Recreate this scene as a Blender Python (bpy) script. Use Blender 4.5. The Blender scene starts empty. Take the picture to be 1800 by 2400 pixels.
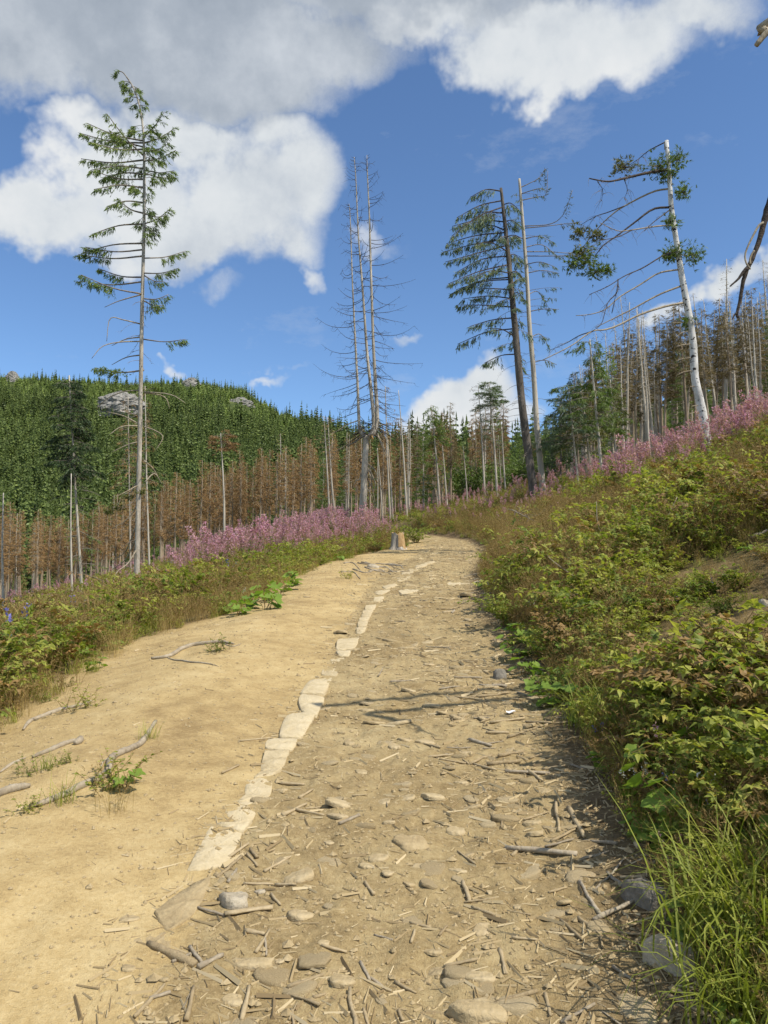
import bpy, math, random
import numpy as np
from mathutils import Vector

random.seed(11)
rng = np.random.default_rng(11)
SC = bpy.context.scene
COL = SC.collection

# ------------------------------------------------------------------ camera
F, CX, CY = 1884.0, 900.0, 1200.0           # focal length and centre in photo pixels (1800 x 2400)
EYE = 1.6
PITCH = math.atan(150.0 / F)
cam = bpy.data.cameras.new('camera')
cam.sensor_fit = 'VERTICAL'
cam.sensor_height = 24.0
cam.lens = 24.0 * F / 2400.0
cam.clip_start, cam.clip_end = 0.05, 5000.0
cam_o = bpy.data.objects.new('camera', cam)
cam_o.location = (0, 0, EYE)
cam_o.rotation_euler = (math.pi / 2 + PITCH, 0, 0)
COL.objects.link(cam_o)
SC.camera = cam_o

# ------------------------------------------------------------------ light and exposure
SUN = Vector((0.80, -0.48, 1.22)).normalized()
SUN_EL = math.asin(SUN.z)
SUN_AZ = math.atan2(SUN.x, SUN.y)
sun = bpy.data.lights.new('sun', 'SUN')
sun.energy = 4.2
sun.angle = math.radians(0.53)
sun.color = (1.0, 0.93, 0.82)
sun_o = bpy.data.objects.new('sun', sun)
sun_o.rotation_euler = SUN.to_track_quat('Z', 'Y').to_euler()
COL.objects.link(sun_o)
SC.view_settings.view_transform = 'Standard'
SC.view_settings.look = 'None'
SC.view_settings.exposure = 0.4
SC.view_settings.gamma = 1.0
SC.cycles.max_bounces = 6
SC.cycles.diffuse_bounces = 4
SC.cycles.glossy_bounces = 1
SC.cycles.transmission_bounces = 3
SC.cycles.transparent_max_bounces = 4
SC.cycles.use_denoising = True
SC.cycles.use_adaptive_sampling = True
SC.cycles.adaptive_threshold = 0.02


class NT:
    """small helper to write node trees"""
    def __init__(self, tree):
        self.t = tree

    def node(self, typ, **kw):
        n = self.t.nodes.new(typ)
        for k, v in kw.items():
            setattr(n, k, v)
        return n

    def put(self, sock, v):
        if isinstance(v, bpy.types.NodeSocket):
            self.t.links.new(v, sock)
        elif v is not None:
            sock.default_value = v

    def math(self, op, a, b=None, c=None, clamp=False):
        n = self.node('ShaderNodeMath', operation=op, use_clamp=clamp)
        self.put(n.inputs[0], a)
        if b is not None: self.put(n.inputs[1], b)
        if c is not None: self.put(n.inputs[2], c)
        return n.outputs[0]

    def vmath(self, op, a, b=None):
        n = self.node('ShaderNodeVectorMath', operation=op)
        self.put(n.inputs[0], a)
        if b is not None: self.put(n.inputs[1], b)
        return n.outputs['Value'] if op in ('LENGTH', 'DOT_PRODUCT', 'DISTANCE') else n.outputs[0]

    def noise(self, vec, scale, detail=4.0, rough=0.55, dist=0.0, color=False):
        n = self.node('ShaderNodeTexNoise')
        if vec is not None: self.put(n.inputs['Vector'], vec)
        n.inputs['Scale'].default_value = scale
        n.inputs['Detail'].default_value = detail
        n.inputs['Roughness'].default_value = rough
        n.inputs['Distortion'].default_value = dist
        return n.outputs['Color'] if color else n.outputs['Fac']

    def maprange(self, v, a, b, c=0.0, d=1.0, smooth=False):
        n = self.node('ShaderNodeMapRange')
        n.interpolation_type = 'SMOOTHSTEP' if smooth else 'LINEAR'
        self.put(n.inputs[0], v)
        for i, q in enumerate((a, b, c, d)):
            self.put(n.inputs[1 + i], q)
        return n.outputs[0]

    def mix(self, f, a, b, blend='MIX'):
        n = self.node('ShaderNodeMix', data_type='RGBA', blend_type=blend)
        self.put(n.inputs[0], f)
        self.put(n.inputs[6], a if isinstance(a, bpy.types.NodeSocket) else (*a[:3], 1))
        self.put(n.inputs[7], b if isinstance(b, bpy.types.NodeSocket) else (*b[:3], 1))
        return n.outputs[2]

    def ramp(self, f, stops):
        n = self.node('ShaderNodeValToRGB')
        el = n.color_ramp.elements
        el[0].position, el[0].color = stops[0][0], (*stops[0][1], 1)
        el[1].position, el[1].color = stops[-1][0], (*stops[-1][1], 1)
        for p, c in stops[1:-1]:
            e = el.new(p)
            e.color = (*c, 1)
        self.put(n.inputs[0], f)
        return n.outputs[0]


def pix_dir(px, py):
    x, u = (px - CX) / F, -(py - CY) / F
    v = Vector((x, math.cos(PITCH) - math.sin(PITCH) * u, math.sin(PITCH) + math.cos(PITCH) * u))
    return v


# ------------------------------------------------------------------ sky: physical sky with cumulus clouds far away
def build_world():
    w = bpy.data.worlds.new('World')
    SC.world = w
    w.use_nodes = True
    t = w.node_tree
    t.nodes.clear()
    n = NT(t)
    sky = n.node('ShaderNodeTexSky', sky_type='NISHITA')
    sky.sun_disc = False
    sky.sun_elevation = SUN_EL
    sky.sun_rotation = SUN_AZ
    sky.altitude = 1200
    sky.air_density = 1.0
    sky.dust_density = 0.3
    sky.ozone_density = 2.0
    co = n.node('ShaderNodeTexCoord').outputs['Generated']
    d = n.vmath('NORMALIZE', co)
    sep = n.node('ShaderNodeSeparateXYZ')
    n.put(sep.inputs[0], d)
    az = n.math('ARCTAN2', sep.outputs[0], sep.outputs[1])
    el = n.math('ARCSINE', sep.outputs[2])
    # edges of the clouds are ragged: the angles are pushed about by noise
    wob = n.vmath('SUBTRACT', n.noise(d, 7.0, 5.0, 0.6, color=True), (0.5, 0.5, 0.5))
    comb = n.node('ShaderNodeCombineXYZ')
    n.put(comb.inputs[0], az)
    n.put(comb.inputs[1], el)
    ang = n.vmath('ADD', comb.outputs[0], n.vmath('MULTIPLY', wob, (0.20, 0.15, 0.0)))

    def ae(px, py):
        v = pix_dir(px, py).normalized()
        return math.atan2(v.x, v.y), math.asin(v.z)

    def field(blobs):
        out = None
        for (px, py, rx, ry, k) in blobs:
            a, e = ae(px, py)
            a2, e2 = ae(px + rx, py)
            a3, e3 = ae(px, py - ry)
            sx, sy = abs(a2 - a), abs(e3 - e)
            v = n.vmath('MULTIPLY', n.vmath('SUBTRACT', ang, (a, e, 0)), (1 / sx, 1 / sy, 0))
            l = n.vmath('DOT_PRODUCT', v, v)
            g = n.math('MULTIPLY', n.math('SUBTRACT', 1.0, l), k)
            out = g if out is None else n.math('SMOOTH_MAX', out, g, 0.25)
        return out
    white = field([(120, 500, 200, 95, 1), (300, 440, 190, 130, 1), (430, 540, 260, 95, 1), (560, 470, 190, 180, 1),
                   (690, 420, 130, 150, 1), (640, 560, 130, 75, .8), (250, 330, 160, 70, .8), (715, 640, 45, 38, .6),
                   (1050, 960, 110, 75, 1.0), (1140, 945, 120, 72, 1.0), (1110, 1000, 190, 60, 1),
                   (1240, 985, 60, 40, .6),
                   (1680, 690, 95, 50, .9), (1790, 660, 90, 60, .9), (1560, 740, 90, 35, .7),
                   (1160, 90, 200, 110, 1), (1300, 120, 230, 130, 1), (1450, 130, 210, 120, 1), (1320, 205, 130, 75, .9),
                   (1610, 45, 160, 85, .8), (1210, 170, 130, 60, .8), (390, 868, 26, 18, .4), (900, 805, 50, 16, .4), (680, 880, 60, 10, .2),
                   (470, 680, 70, 30, .25), (940, 545, 45, 14, .10), (655, 905, 34, 10, .25), (1000, 20, 330, 80, .9), (420, 310, 240, 70, .8), (620, 320, 150, 90, .8), (330, 600, 120, 40, .6)])
    grey = field([(150, 120, 420, 170, 1.1), (520, 150, 330, 165, 1.1), (760, 90, 170, 120, 1), (300, 10, 700, 120, 1.1),
                  (900, -60, 700, 130, 1.1), (1350, -70, 500, 120, 1)])
    # outside the frame the same broken cumulus goes on
    gen = n.noise(n.vmath('MULTIPLY', d, (1.0, 1.0, 1.7)), 2.1, 6.0, 0.55)
    outv = n.math('MAXIMUM', n.maprange(n.math('ABSOLUTE', az), 0.50, 0.66), n.maprange(el, 0.68, 0.85))
    gen = n.math('MULTIPLY', n.maprange(gen, 0.47, 0.60, -0.3, 1.0), n.maprange(el, 0.0, 0.12))
    gen = n.math('SUBTRACT', n.math('MULTIPLY', n.math('ADD', gen, 1.0), outv), 1.0)
    fine = n.noise(d, 14.0, 7.0, 0.62)
    puff = n.noise(d, 5.0, 5.0, 0.55)
    allf = n.math('MAXIMUM', n.math('MAXIMUM', white, grey), gen)
    rag = n.math('ADD', allf, n.math('MULTIPLY', n.math('SUBTRACT', fine, 0.5), 1.3))
    cover = n.maprange(rag, -0.12, 0.78, 0.0, 1.0, smooth=True)
    wisp = n.maprange(n.noise(n.vmath('MULTIPLY', d, (1, 1, 2.2)), 4.2, 8.0, 0.66), 0.57, 0.78, 0.0, 0.32)
    cover = n.math('MAXIMUM', cover, wisp)
    thick = n.math('ADD', grey, n.math('MULTIPLY', n.math('SUBTRACT', puff, 0.5), 1.8))
    g = n.maprange(thick, -0.25, 0.75, 0.0, 1.0, smooth=True)
    soft = n.math('ADD', n.math('MULTIPLY', puff, 0.6), n.math('MULTIPLY', fine, 0.4))
    lit = n.ramp(n.maprange(soft, 0.36, 0.62), [(0, (4.1, 4.5, 5.0)), (0.5, (5.4, 5.7, 5.95)), (1, (6.2, 6.35, 6.45))])
    dark = n.ramp(n.maprange(soft, 0.34, 0.66), [(0, (2.2, 2.6, 3.15)), (.5, (3.1, 3.5, 4.05)), (1, (4.6, 4.95, 5.4))])
    cloud = n.mix(g, lit, dark)
    blue = n.mix(1.0, sky.outputs[0], (0.92, 1.10, 1.26), 'MULTIPLY')
    col = n.mix(cover, blue, cloud)
    bg = n.node('ShaderNodeBackground')
    n.put(bg.inputs['Color'], col)
    bg.inputs['Strength'].default_value = 0.10
    out = n.node('ShaderNodeOutputWorld')
    t.links.new(bg.outputs[0], out.inputs[0])


build_world()


# ------------------------------------------------------------------ numpy helpers
def vnoise(x, y, seed=0):
    x = np.asarray(x, float); y = np.asarray(y, float)
    xi, yi = np.floor(x).astype(np.int64), np.floor(y).astype(np.int64)
    fx, fy = x - xi, y - yi
    fx = fx * fx * (3 - 2 * fx); fy = fy * fy * (3 - 2 * fy)

    def h(a, b):
        n = (a * 374761393 + b * 668265263 + seed * 1442695041) & 0xFFFFFFFF
        n = ((n ^ (n >> 13)) * 1274126177) & 0xFFFFFFFF
        return ((n ^ (n >> 16)) & 0xFFFF) / 65535.0
    return (h(xi, yi) * (1 - fx) + h(xi + 1, yi) * fx) * (1 - fy) + (h(xi, yi + 1) * (1 - fx) + h(xi + 1, yi + 1) * fx) * fy


def fbm(x, y, octv=4, seed=0, gain=0.5):
    s, a, t = 0.0, 1.0, 0.0
    for i in range(octv):
        s = s + a * (vnoise(x * 2 ** i, y * 2 ** i, seed + i) - 0.5)
        t += a
        a *= gain
    return s / t * 2


def softplus(x, k):
    return np.logaddexp(0, np.asarray(x, float) * k) / k


class MB:
    def __init__(self):
        self.v, self.f, self.n = [], [], 0

    def add(self, verts, *faces, m=0):
        verts = np.asarray(verts, float).reshape(-1, 3)
        for f in faces:
            f = np.asarray(f, np.int64)
            if f.size:
                self.f.append((f.reshape(-1, f.shape[-1]) + self.n, m))
        self.v.append(verts)
        self.n += len(verts)

    def mesh(self, name, mats, smooth=True, origin=None):
        v = np.concatenate(self.v) if self.v else np.zeros((0, 3))
        if origin is not None:
            v = v - np.asarray(origin)
        me = bpy.data.meshes.new(name)
        me.vertices.add(len(v))
        me.vertices.foreach_set('co', v.astype(np.float32).ravel())
        li = np.concatenate([f.ravel() for f, m in self.f]) if self.f else np.zeros(0, int)
        cnt = np.concatenate([np.full(len(f), f.shape[1]) for f, m in self.f]) if self.f else np.zeros(0, int)
        mi = np.concatenate([np.full(len(f), m) for f, m in self.f]) if self.f else np.zeros(0, int)
        st = np.concatenate([[0], np.cumsum(cnt)[:-1]]) if len(cnt) else np.zeros(0, int)
        me.loops.add(len(li))
        me.loops.foreach_set('vertex_index', li.astype(np.int32))
        me.polygons.add(len(cnt))
        me.polygons.foreach_set('loop_start', st.astype(np.int32))
        me.polygons.foreach_set('material_index', mi.astype(np.int32))
        me.polygons.foreach_set('use_smooth', np.full(len(cnt), bool(smooth)))
        for m in (mats if isinstance(mats, (list, tuple)) else [mats]):
            me.materials.append(m)
        me.update(calc_edges=True)
        return me

    def tube(self, pts, rad, sides=6, cap=True, m=0, wob=0.0):
        pts = np.asarray(pts, float)
        k = len(pts)
        rad = np.broadcast_to(np.asarray(rad, float), (k,))
        t = np.gradient(pts, axis=0)
        t /= np.linalg.norm(t, axis=1)[:, None] + 1e-9
        ref = np.array([0, 0, 1.0]) if abs(t[:, 2]).mean() < 0.8 else np.array([0.3, 1.0, 0])
        u = np.cross(t, ref); u /= np.linalg.norm(u, axis=1)[:, None] + 1e-9
        w = np.cross(t, u)
        a = np.linspace(0, 2 * math.pi, sides, endpoint=False)
        r = rad[:, None] * np.ones((1, sides))
        if wob:
            r = r * (1 + wob * (rng.random((k, sides)) - 0.5) * 2)
        ring = pts[:, None, :] + r[..., None] * (u[:, None, :] * np.cos(a)[None, :, None] + w[:, None, :] * np.sin(a)[None, :, None])
        i = np.arange(k - 1)[:, None] * sides
        j = np.arange(sides)[None, :]
        j2 = (j + 1) % sides
        q = np.stack([i + j, i + j2, i + sides + j2, i + sides + j], -1).reshape(-1, 4)
        faces = [q]
        if cap:
            faces.append(np.arange(sides)[None, ::-1])
            faces.append((k - 1) * sides + np.arange(sides)[None, :])
        self.add(ring.reshape(-1, 3), *faces, m=m)

    def cards(self, pos, dr, ln, wd, m=0, rollrng=None):
        """slim pointed blades: needle shoots, petals, small leaves"""
        pos = np.asarray(pos, float); dr = np.asarray(dr, float)
        N = len(pos)
        if N == 0:
            return
        dr = dr / (np.linalg.norm(dr, axis=1)[:, None] + 1e-9)
        ln = np.broadcast_to(np.asarray(ln, float), (N,))[:, None]
        wd = np.broadcast_to(np.asarray(wd, float), (N,))[:, None]
        r = rng.normal(size=(N, 3))
        s = np.cross(dr, r); s /= np.linalg.norm(s, axis=1)[:, None] + 1e-9
        c = pos + dr * ln * 0.45
        v = np.stack([pos, c + s * wd * 0.5, pos + dr * ln, c - s * wd * 0.5], 1).reshape(-1, 3)
        self.add(v, np.arange(N * 4).reshape(N, 4), m=m)

    def leaves(self, pos, dr, up, ln, wd, fold=0.25, droop=0.15, m=0):
        """folded leaf blades, two halves meeting in a midrib"""
        pos = np.asarray(pos, float); dr = np.asarray(dr, float); up = np.asarray(up, float)
        N = len(pos)
        if N == 0:
            return
        dr = dr / (np.linalg.norm(dr, axis=1)[:, None] + 1e-9)
        s = np.cross(dr, up); s /= np.linalg.norm(s, axis=1)[:, None] + 1e-9
        nn = np.cross(s, dr)
        ln = np.broadcast_to(np.asarray(ln, float), (N,))[:, None]
        wd = np.broadcast_to(np.asarray(wd, float), (N,))[:, None]
        mid = pos + dr * ln * 0.45 + nn * ln * 0.05
        tip = pos + dr * ln - nn * ln * droop
        l = pos + dr * ln * 0.4 + s * wd * 0.5 + nn * wd * fold
        r = pos + dr * ln * 0.4 - s * wd * 0.5 + nn * wd * fold
        v = np.stack([pos, l, tip, r, mid], 1).reshape(-1, 3)
        b = np.arange(N)[:, None] * 5
        self.add(v, b + np.array([[0, 4, 2, 1]]), b + np.array([[0, 3, 2, 4]]), m=m)


def obj(name, me, parent=None, loc=None, **props):
    o = bpy.data.objects.new(name, me)
    COL.objects.link(o)
    if parent is not None:
        o.parent = parent
    if loc is not None:
        o.location = loc
    for k, v in props.items():
        o[k] = v
    return o


def thing(name, label, cat, loc=(0, 0, 0), group=None, rz=0.0):
    o = obj(name, None, None, loc, label=label, category=cat)
    o.empty_display_size = 0.2
    o.rotation_euler[2] = rz
    if group:
        o['group'] = group
    return o


# ------------------------------------------------------------------ the lie of the land
TY = np.array([0, 2.5, 3.6, 5, 7, 10, 13, 16, 20, 23, 28, 31, 36, 44])
TL = np.array([-.82, -.80, -.78, -.69, -.58, -.53, -.37, -.18, .45, 1.05, 1.35, 1.1, .2, -1.5])
TR = np.array([.80, .90, 1.0, 1.17, 1.34, 1.36, 1.5, 1.83, 2.5, 2.95, 3.0, 2.5, 1.4, -.4])
VY = np.array([0, 4.2, 5.2, 6.9, 9.2, 10.9, 14.5, 19, 23.5, 26, 31, 44])
VL = np.array([-3.4, -2.75, -2.55, -2.6, -2.75, -2.05, -1.65, -1.4, -.2, .8, .9, -2])


def xl(y): return np.interp(y, TY, TL)
def xr(y): return np.interp(y, TY, TR)
def xv(y): return np.interp(y, VY, VL)


def H0(x, y):
    x = np.asarray(x, float); y = np.asarray(y, float)
    yc = np.clip(y, 0, 130)
    base = 0.1 * np.minimum(yc, 28) + 0.088 * np.clip(yc - 28, 0, 45) + 0.03 * np.clip(yc - 73, 0, 60)
    sl = xv(y) - x
    left = -0.25 * softplus(sl - 0.6, 1.6)
    sr = x - xr(y)
    k = np.interp(y, [0, 3, 8, 18, 33, 45, 60, 120], [.40, .42, .42, .40, .30, .25, .22, .18])
    right = k * softplus(sr - 0.25, 4.0) + 0.13 / (1 + np.exp(-(sr - 0.22) * 9))
    # sandy shoulder is a little proud of the worn stony lane
    shoulder = 0.10 * np.exp(-((x - (xl(y) - 1.0)) / 0.75) ** 2) * np.interp(y, [0, 3, 14, 22], [.3, 1, 1, 0])
    ro = 0.5 * fbm(x * 0.12, y * 0.12, 3, 5) * np.clip((np.abs(x) - 3) / 12, 0, 1)
    return base + left + right + shoulder + ro


def Hm(x, y):
    """micro relief of the trodden ground"""
    x = np.asarray(x, float); y = np.asarray(y, float)
    lane = 1 / (1 + np.exp(-(x - xl(y) - 0.02) * 14))
    a = 0.030 * fbm(x * 1.3, y * 1.3, 3, 31) + (0.006 + 0.022 * lane) * fbm(x * 6, y * 6, 4, 41, 0.6)
    a = a - 0.011 * (1 - lane) * np.clip(fbm(x * 3.1 + 7, y * 2.6, 2, 61) - .25, 0, 1) * 2.2
    b = 0.010 * np.maximum(fbm(x * 17, y * 17, 3, 51), 0) * (0.25 + lane)
    return a + b


def H(x, y):
    return H0(x, y) + Hm(x, y) * (np.asarray(y) < 60)


def W(px, py, d):
    v = pix_dir(px, py)
    return np.array([v.x / v.y * d, d, EYE + v.z / v.y * d])


def hit(px, py, dmax=120.0):
    """first point of the land along the line of sight through a photo pixel"""
    v = pix_dir(px, py)
    d = np.geomspace(1.2, dmax, 4000)
    z = EYE + v.z / v.y * d - H0(v.x / v.y * d, d)
    i = np.argmax(z < 0)
    if z[i] >= 0:
        i = len(d) - 1
    d = d[i]
    return np.array([v.x / v.y * d, d, float(H(v.x / v.y * d, d))])


# ------------------------------------------------------------------ materials
def base_mat(name):
    m = bpy.data.materials.new(name)
    m.use_nodes = True
    m.node_tree.nodes.clear()
    return m, NT(m.node_tree)


def finish(m, n, col, rough=0.8, spec=0.25, bump=None, trans=0.0, bump_d=0.02, bump_s=0.6):
    p = n.node('ShaderNodeBsdfPrincipled')
    n.put(p.inputs['Base Color'], col)
    n.put(p.inputs['Roughness'], rough)
    p.inputs['Specular IOR Level'].default_value = spec
    if bump is not None:
        b = n.node('ShaderNodeBump')
        b.inputs['Strength'].default_value = bump_s
        b.inputs['Distance'].default_value = bump_d
        n.put(b.inputs['Height'], bump)
        n.put(p.inputs['Normal'], b.outputs[0])
    out = n.node('ShaderNodeOutputMaterial')
    if trans > 0:
        tr = n.node('ShaderNodeBsdfTranslucent')
        n.put(tr.inputs['Color'], n.mix(1.0, col, (1.15, 1.25, 0.6), 'MULTIPLY'))
        mx = n.node('ShaderNodeMixShader')
        mx.inputs[0].default_value = trans
        n.put(mx.inputs[1], p.outputs[0])
        n.put(mx.inputs[2], tr.outputs[0])
        n.put(out.inputs[0], mx.outputs[0])
    else:
        n.put(out.inputs[0], p.outputs[0])
    return m


def mat_leaf(name, stops, island=0.5, objr=0.35, noise=0.15, rough=0.55, trans=0.42, spec=0.3, nscale=1.2):
    m, n = base_mat(name)
    isl = n.node('ShaderNodeNewGeometry')
    oi = n.node('ShaderNodeObjectInfo')
    ns = n.maprange(n.noise(isl.outputs['Position'], nscale, 3), 0.3, 0.7)
    f = n.math('MULTIPLY', isl.outputs['Random Per Island'], island)
    f = n.math('ADD', f, n.math('MULTIPLY', oi.outputs['Random'], objr))
    f = n.math('ADD', f, n.math('MULTIPLY', ns, noise))
    return finish(m, n, n.ramp(f, stops), rough, spec, trans=trans)


def mat_bark(name, stops, scale=6.0, stretch=0.25, bump_d=0.03, rough=0.9, objr=0.0):
    m, n = base_mat(name)
    co = n.node('ShaderNodeTexCoord').outputs['Object']
    v = n.vmath('MULTIPLY', co, (1, 1, stretch))
    a = n.noise(v, scale, 6, 0.65)
    b = n.noise(v, scale * 5, 4, 0.6)
    f = n.math('ADD', n.math('MULTIPLY', a, 0.65), n.math('MULTIPLY', b, 0.35))
    f = n.maprange(f, 0.32, 0.68)
    if objr:
        oi = n.node('ShaderNodeObjectInfo')
        f = n.math('ADD', n.math('MULTIPLY', f, 1 - objr), n.math('MULTIPLY', oi.outputs['Random'], objr))
    return finish(m, n, n.ramp(f, stops), rough, 0.15, bump=f, bump_d=bump_d)


M = {}
M['spruce'] = mat_leaf('spruce_needles', [(0, (0.064, 0.101, 0.025)), (.5, (0.151, 0.220, 0.048)), (1, (0.304, 0.362, 0.085))], trans=.3)
M['spruce_blue'] = mat_leaf('grey_green_needles', [(0, (0.061, 0.105, 0.064)), (.5, (0.131, 0.190, 0.101)), (1, (0.254, 0.287, 0.144))], trans=.25)
M['spruce_dark'] = mat_leaf('dark_spruce_needles', [(0, (0.021, 0.041, 0.017)), (.5, (0.048, 0.083, 0.027)), (1, (0.105, 0.150, 0.042))], trans=.15)
M['spruce_yellow'] = mat_leaf('yellowing_needles', [(0, (0.057, 0.075, 0.016)), (.5, (0.127, 0.138, 0.029)), (1, (0.218, 0.196, 0.046))], trans=.2)
M['brown_needle'] = mat_leaf('brown_needles', [(0, (0.135, 0.080, 0.034)), (.45, (0.275, 0.168, 0.070)), (.8, (0.38, 0.245, 0.108)), (1, (0.44, 0.31, 0.16))], island=.45, objr=.45, noise=.1, trans=.1, rough=.8, nscale=.2)
M['olive_needle'] = mat_leaf('olive_brown_needles', [(0, (0.081, 0.065, 0.030)), (.5, (0.176, 0.135, 0.057)), (1, (0.270, 0.209, 0.095))], island=.45, objr=.45, noise=.1, trans=.1, rough=.8, nscale=.2)
M['hill_green'] = mat_leaf('hill_needles', [(0, (0.055, 0.080, 0.024)), (.5, (0.12, 0.165, 0.042)), (1, (0.22, 0.275, 0.075))], island=.3, objr=.5, noise=.2, trans=.1, nscale=.02)
M['hill_pale'] = mat_leaf('dwarf_pine_needles', [(0, (0.131, 0.188, 0.045)), (.5, (0.225, 0.300, 0.075)), (1, (0.356, 0.413, 0.122))], island=.3, objr=.5, noise=.2, trans=.1, nscale=.02)
M['bark'] = mat_bark('grey_spruce_bark', [(0, (.17, .148, .115)), (.5, (.38, .34, .275)), (1, (.60, .55, .46))], 5, .3)
M['bark_dark'] = mat_bark('dark_spruce_bark', [(0, (.045, .038, .032)), (.5, (.11, .095, .08)), (1, (.22, .195, .165))], 5, .3)
M['bark_pale'] = mat_bark('pale_dead_bark', [(0, (.22, .19, .15)), (.5, (.42, .38, .31)), (1, (.60, .55, .47))], 3, .12, objr=.25)
M['bark_brown'] = mat_bark('brown_dead_bark', [(0, (.14, .11, .075)), (.5, (.30, .24, .17)), (1, (.48, .40, .28))], 3, .12, objr=.3)
M['twig'] = mat_bark('dead_twig', [(0, (.11, .09, .07)), (.5, (.22, .19, .155)), (1, (.36, .32, .27))], 4, 1)
M['twig_dark'] = mat_bark('dark_twig', [(0, (.03, .024, .02)), (.5, (.075, .06, .05)), (1, (.16, .13, .11))], 4, 1)
M['wood'] = mat_bark('weathered_wood', [(0, (.17, .125, .07)), (.5, (.34, .265, .155)), (1, (.50, .41, .26))], 9, .6, .008, objr=.35)
M['wood_grey'] = mat_bark('grey_weathered_wood', [(0, (.14, .112, .078)), (.5, (.31, .26, .185)), (1, (.49, .43, .325))], 9, .5, .012, objr=.2)
M['wood_fresh'] = mat_bark('bare_orange_wood', [(0, (.30, .16, .06)), (.5, (.55, .33, .12)), (1, (.72, .50, .24))], 5, .2, .01)
M['wood_cut'] = mat_bark('dull_cut_wood', [(0, (.20, .12, .055)), (.5, (.36, .235, .11)), (1, (.50, .36, .19))], 7, .3, .012)
M['stone'] = mat_bark('buff_stone', [(0, (.24, .18, .095)), (.45, (.385, .30, .168)), (1, (.52, .425, .265))], 11, 1, .02, objr=.35)
M['stone_kerb'] = mat_bark('pale_kerb_stone', [(0, (.31, .24, .135)), (.45, (.47, .385, .235)), (1, (.58, .495, .33))], 10, 1, .02, objr=.3)
M['stone_grey'] = mat_bark('greyish_stone', [(0, (.25, .205, .14)), (.5, (.40, .345, .25)), (1, (.52, .46, .35))], 10, 1, .02)
M['stone_pale'] = mat_bark('pale_stone', [(0, (.42, .39, .33)), (.5, (.58, .55, .48)), (1, (.72, .69, .62))], 7, 1, .012)
M['stone_dark'] = mat_bark('dark_stone', [(0, (.10, .09, .07)), (.5, (.19, .172, .14)), (1, (.30, .275, .23))], 8, 1, .02)
M['rock'] = mat_bark('grey_crag', [(0, (.12, .118, .10)), (.5, (.25, .24, .215)), (1, (.42, .40, .365))], .3, .6, .8)
M['rasp'] = mat_leaf('bramble_leaf', [(0, (0.073, 0.102, 0.018)), (.35, (0.162, 0.211, 0.035)), (.7, (0.292, 0.327, 0.057)), (.9, (0.454, 0.393, 0.081)), (1, (0.518, 0.291, 0.081))])
M['rasp_y'] = mat_leaf('yellow_green_leaf', [(0, (.18, .205, .036)), (.5, (.34, .36, .065)), (1, (.52, .48, .12))])
M['rasp_b'] = mat_leaf('reddish_brown_leaf', [(0, (.11, .075, .03)), (.5, (.24, .16, .055)), (1, (.40, .24, .09))], trans=.3)
M['broad'] = mat_leaf('broad_leaf', [(0, (0.100, 0.169, 0.025)), (.5, (0.188, 0.288, 0.043)), (1, (0.300, 0.400, 0.075))], trans=.4)
M['grass'] = mat_leaf('green_grass', [(0, (0.123, 0.151, 0.021)), (.5, (0.246, 0.284, 0.041)), (1, (0.450, 0.416, 0.094))], trans=.35)
M['dry'] = mat_leaf('dry_grass', [(0, (0.213, 0.150, 0.050)), (.5, (0.388, 0.281, 0.106)), (1, (0.575, 0.450, 0.200))], trans=.3, rough=.7)
M['herb'] = mat_leaf('brown_herb', [(0, (0.130, 0.081, 0.031)), (.5, (0.260, 0.176, 0.065)), (1, (0.377, 0.286, 0.117))], trans=.2, rough=.8)
M['fw_leaf'] = mat_leaf('fireweed_leaf', [(0, (0.071, 0.116, 0.022)), (.6, (0.173, 0.233, 0.047)), (1, (0.347, 0.247, 0.081))])
M['fw_pink'] = mat_leaf('fireweed_bloom', [(0, (.40, .17, .27)), (.4, (.53, .27, .38)), (.75, (.58, .37, .41)), (1, (.50, .37, .31))], trans=.35, rough=.7)
M['fw_seed'] = mat_leaf('fireweed_pods', [(0, (.24, .12, .09)), (.5, (.38, .21, .17)), (1, (.50, .36, .28))], trans=.2, rough=.8)
M['blue'] = mat_leaf('blue_petal', [(0, (.12, .12, .42)), (1, (.30, .28, .62))], trans=.2)
M['yellow'] = mat_leaf('yellow_leaf', [(0, (.50, .33, .03)), (1, (.62, .45, .06))], trans=.3)
M['white'] = mat_leaf('white_petal', [(0, (.55, .54, .48)), (1, (.78, .77, .72))], trans=.2)


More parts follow.
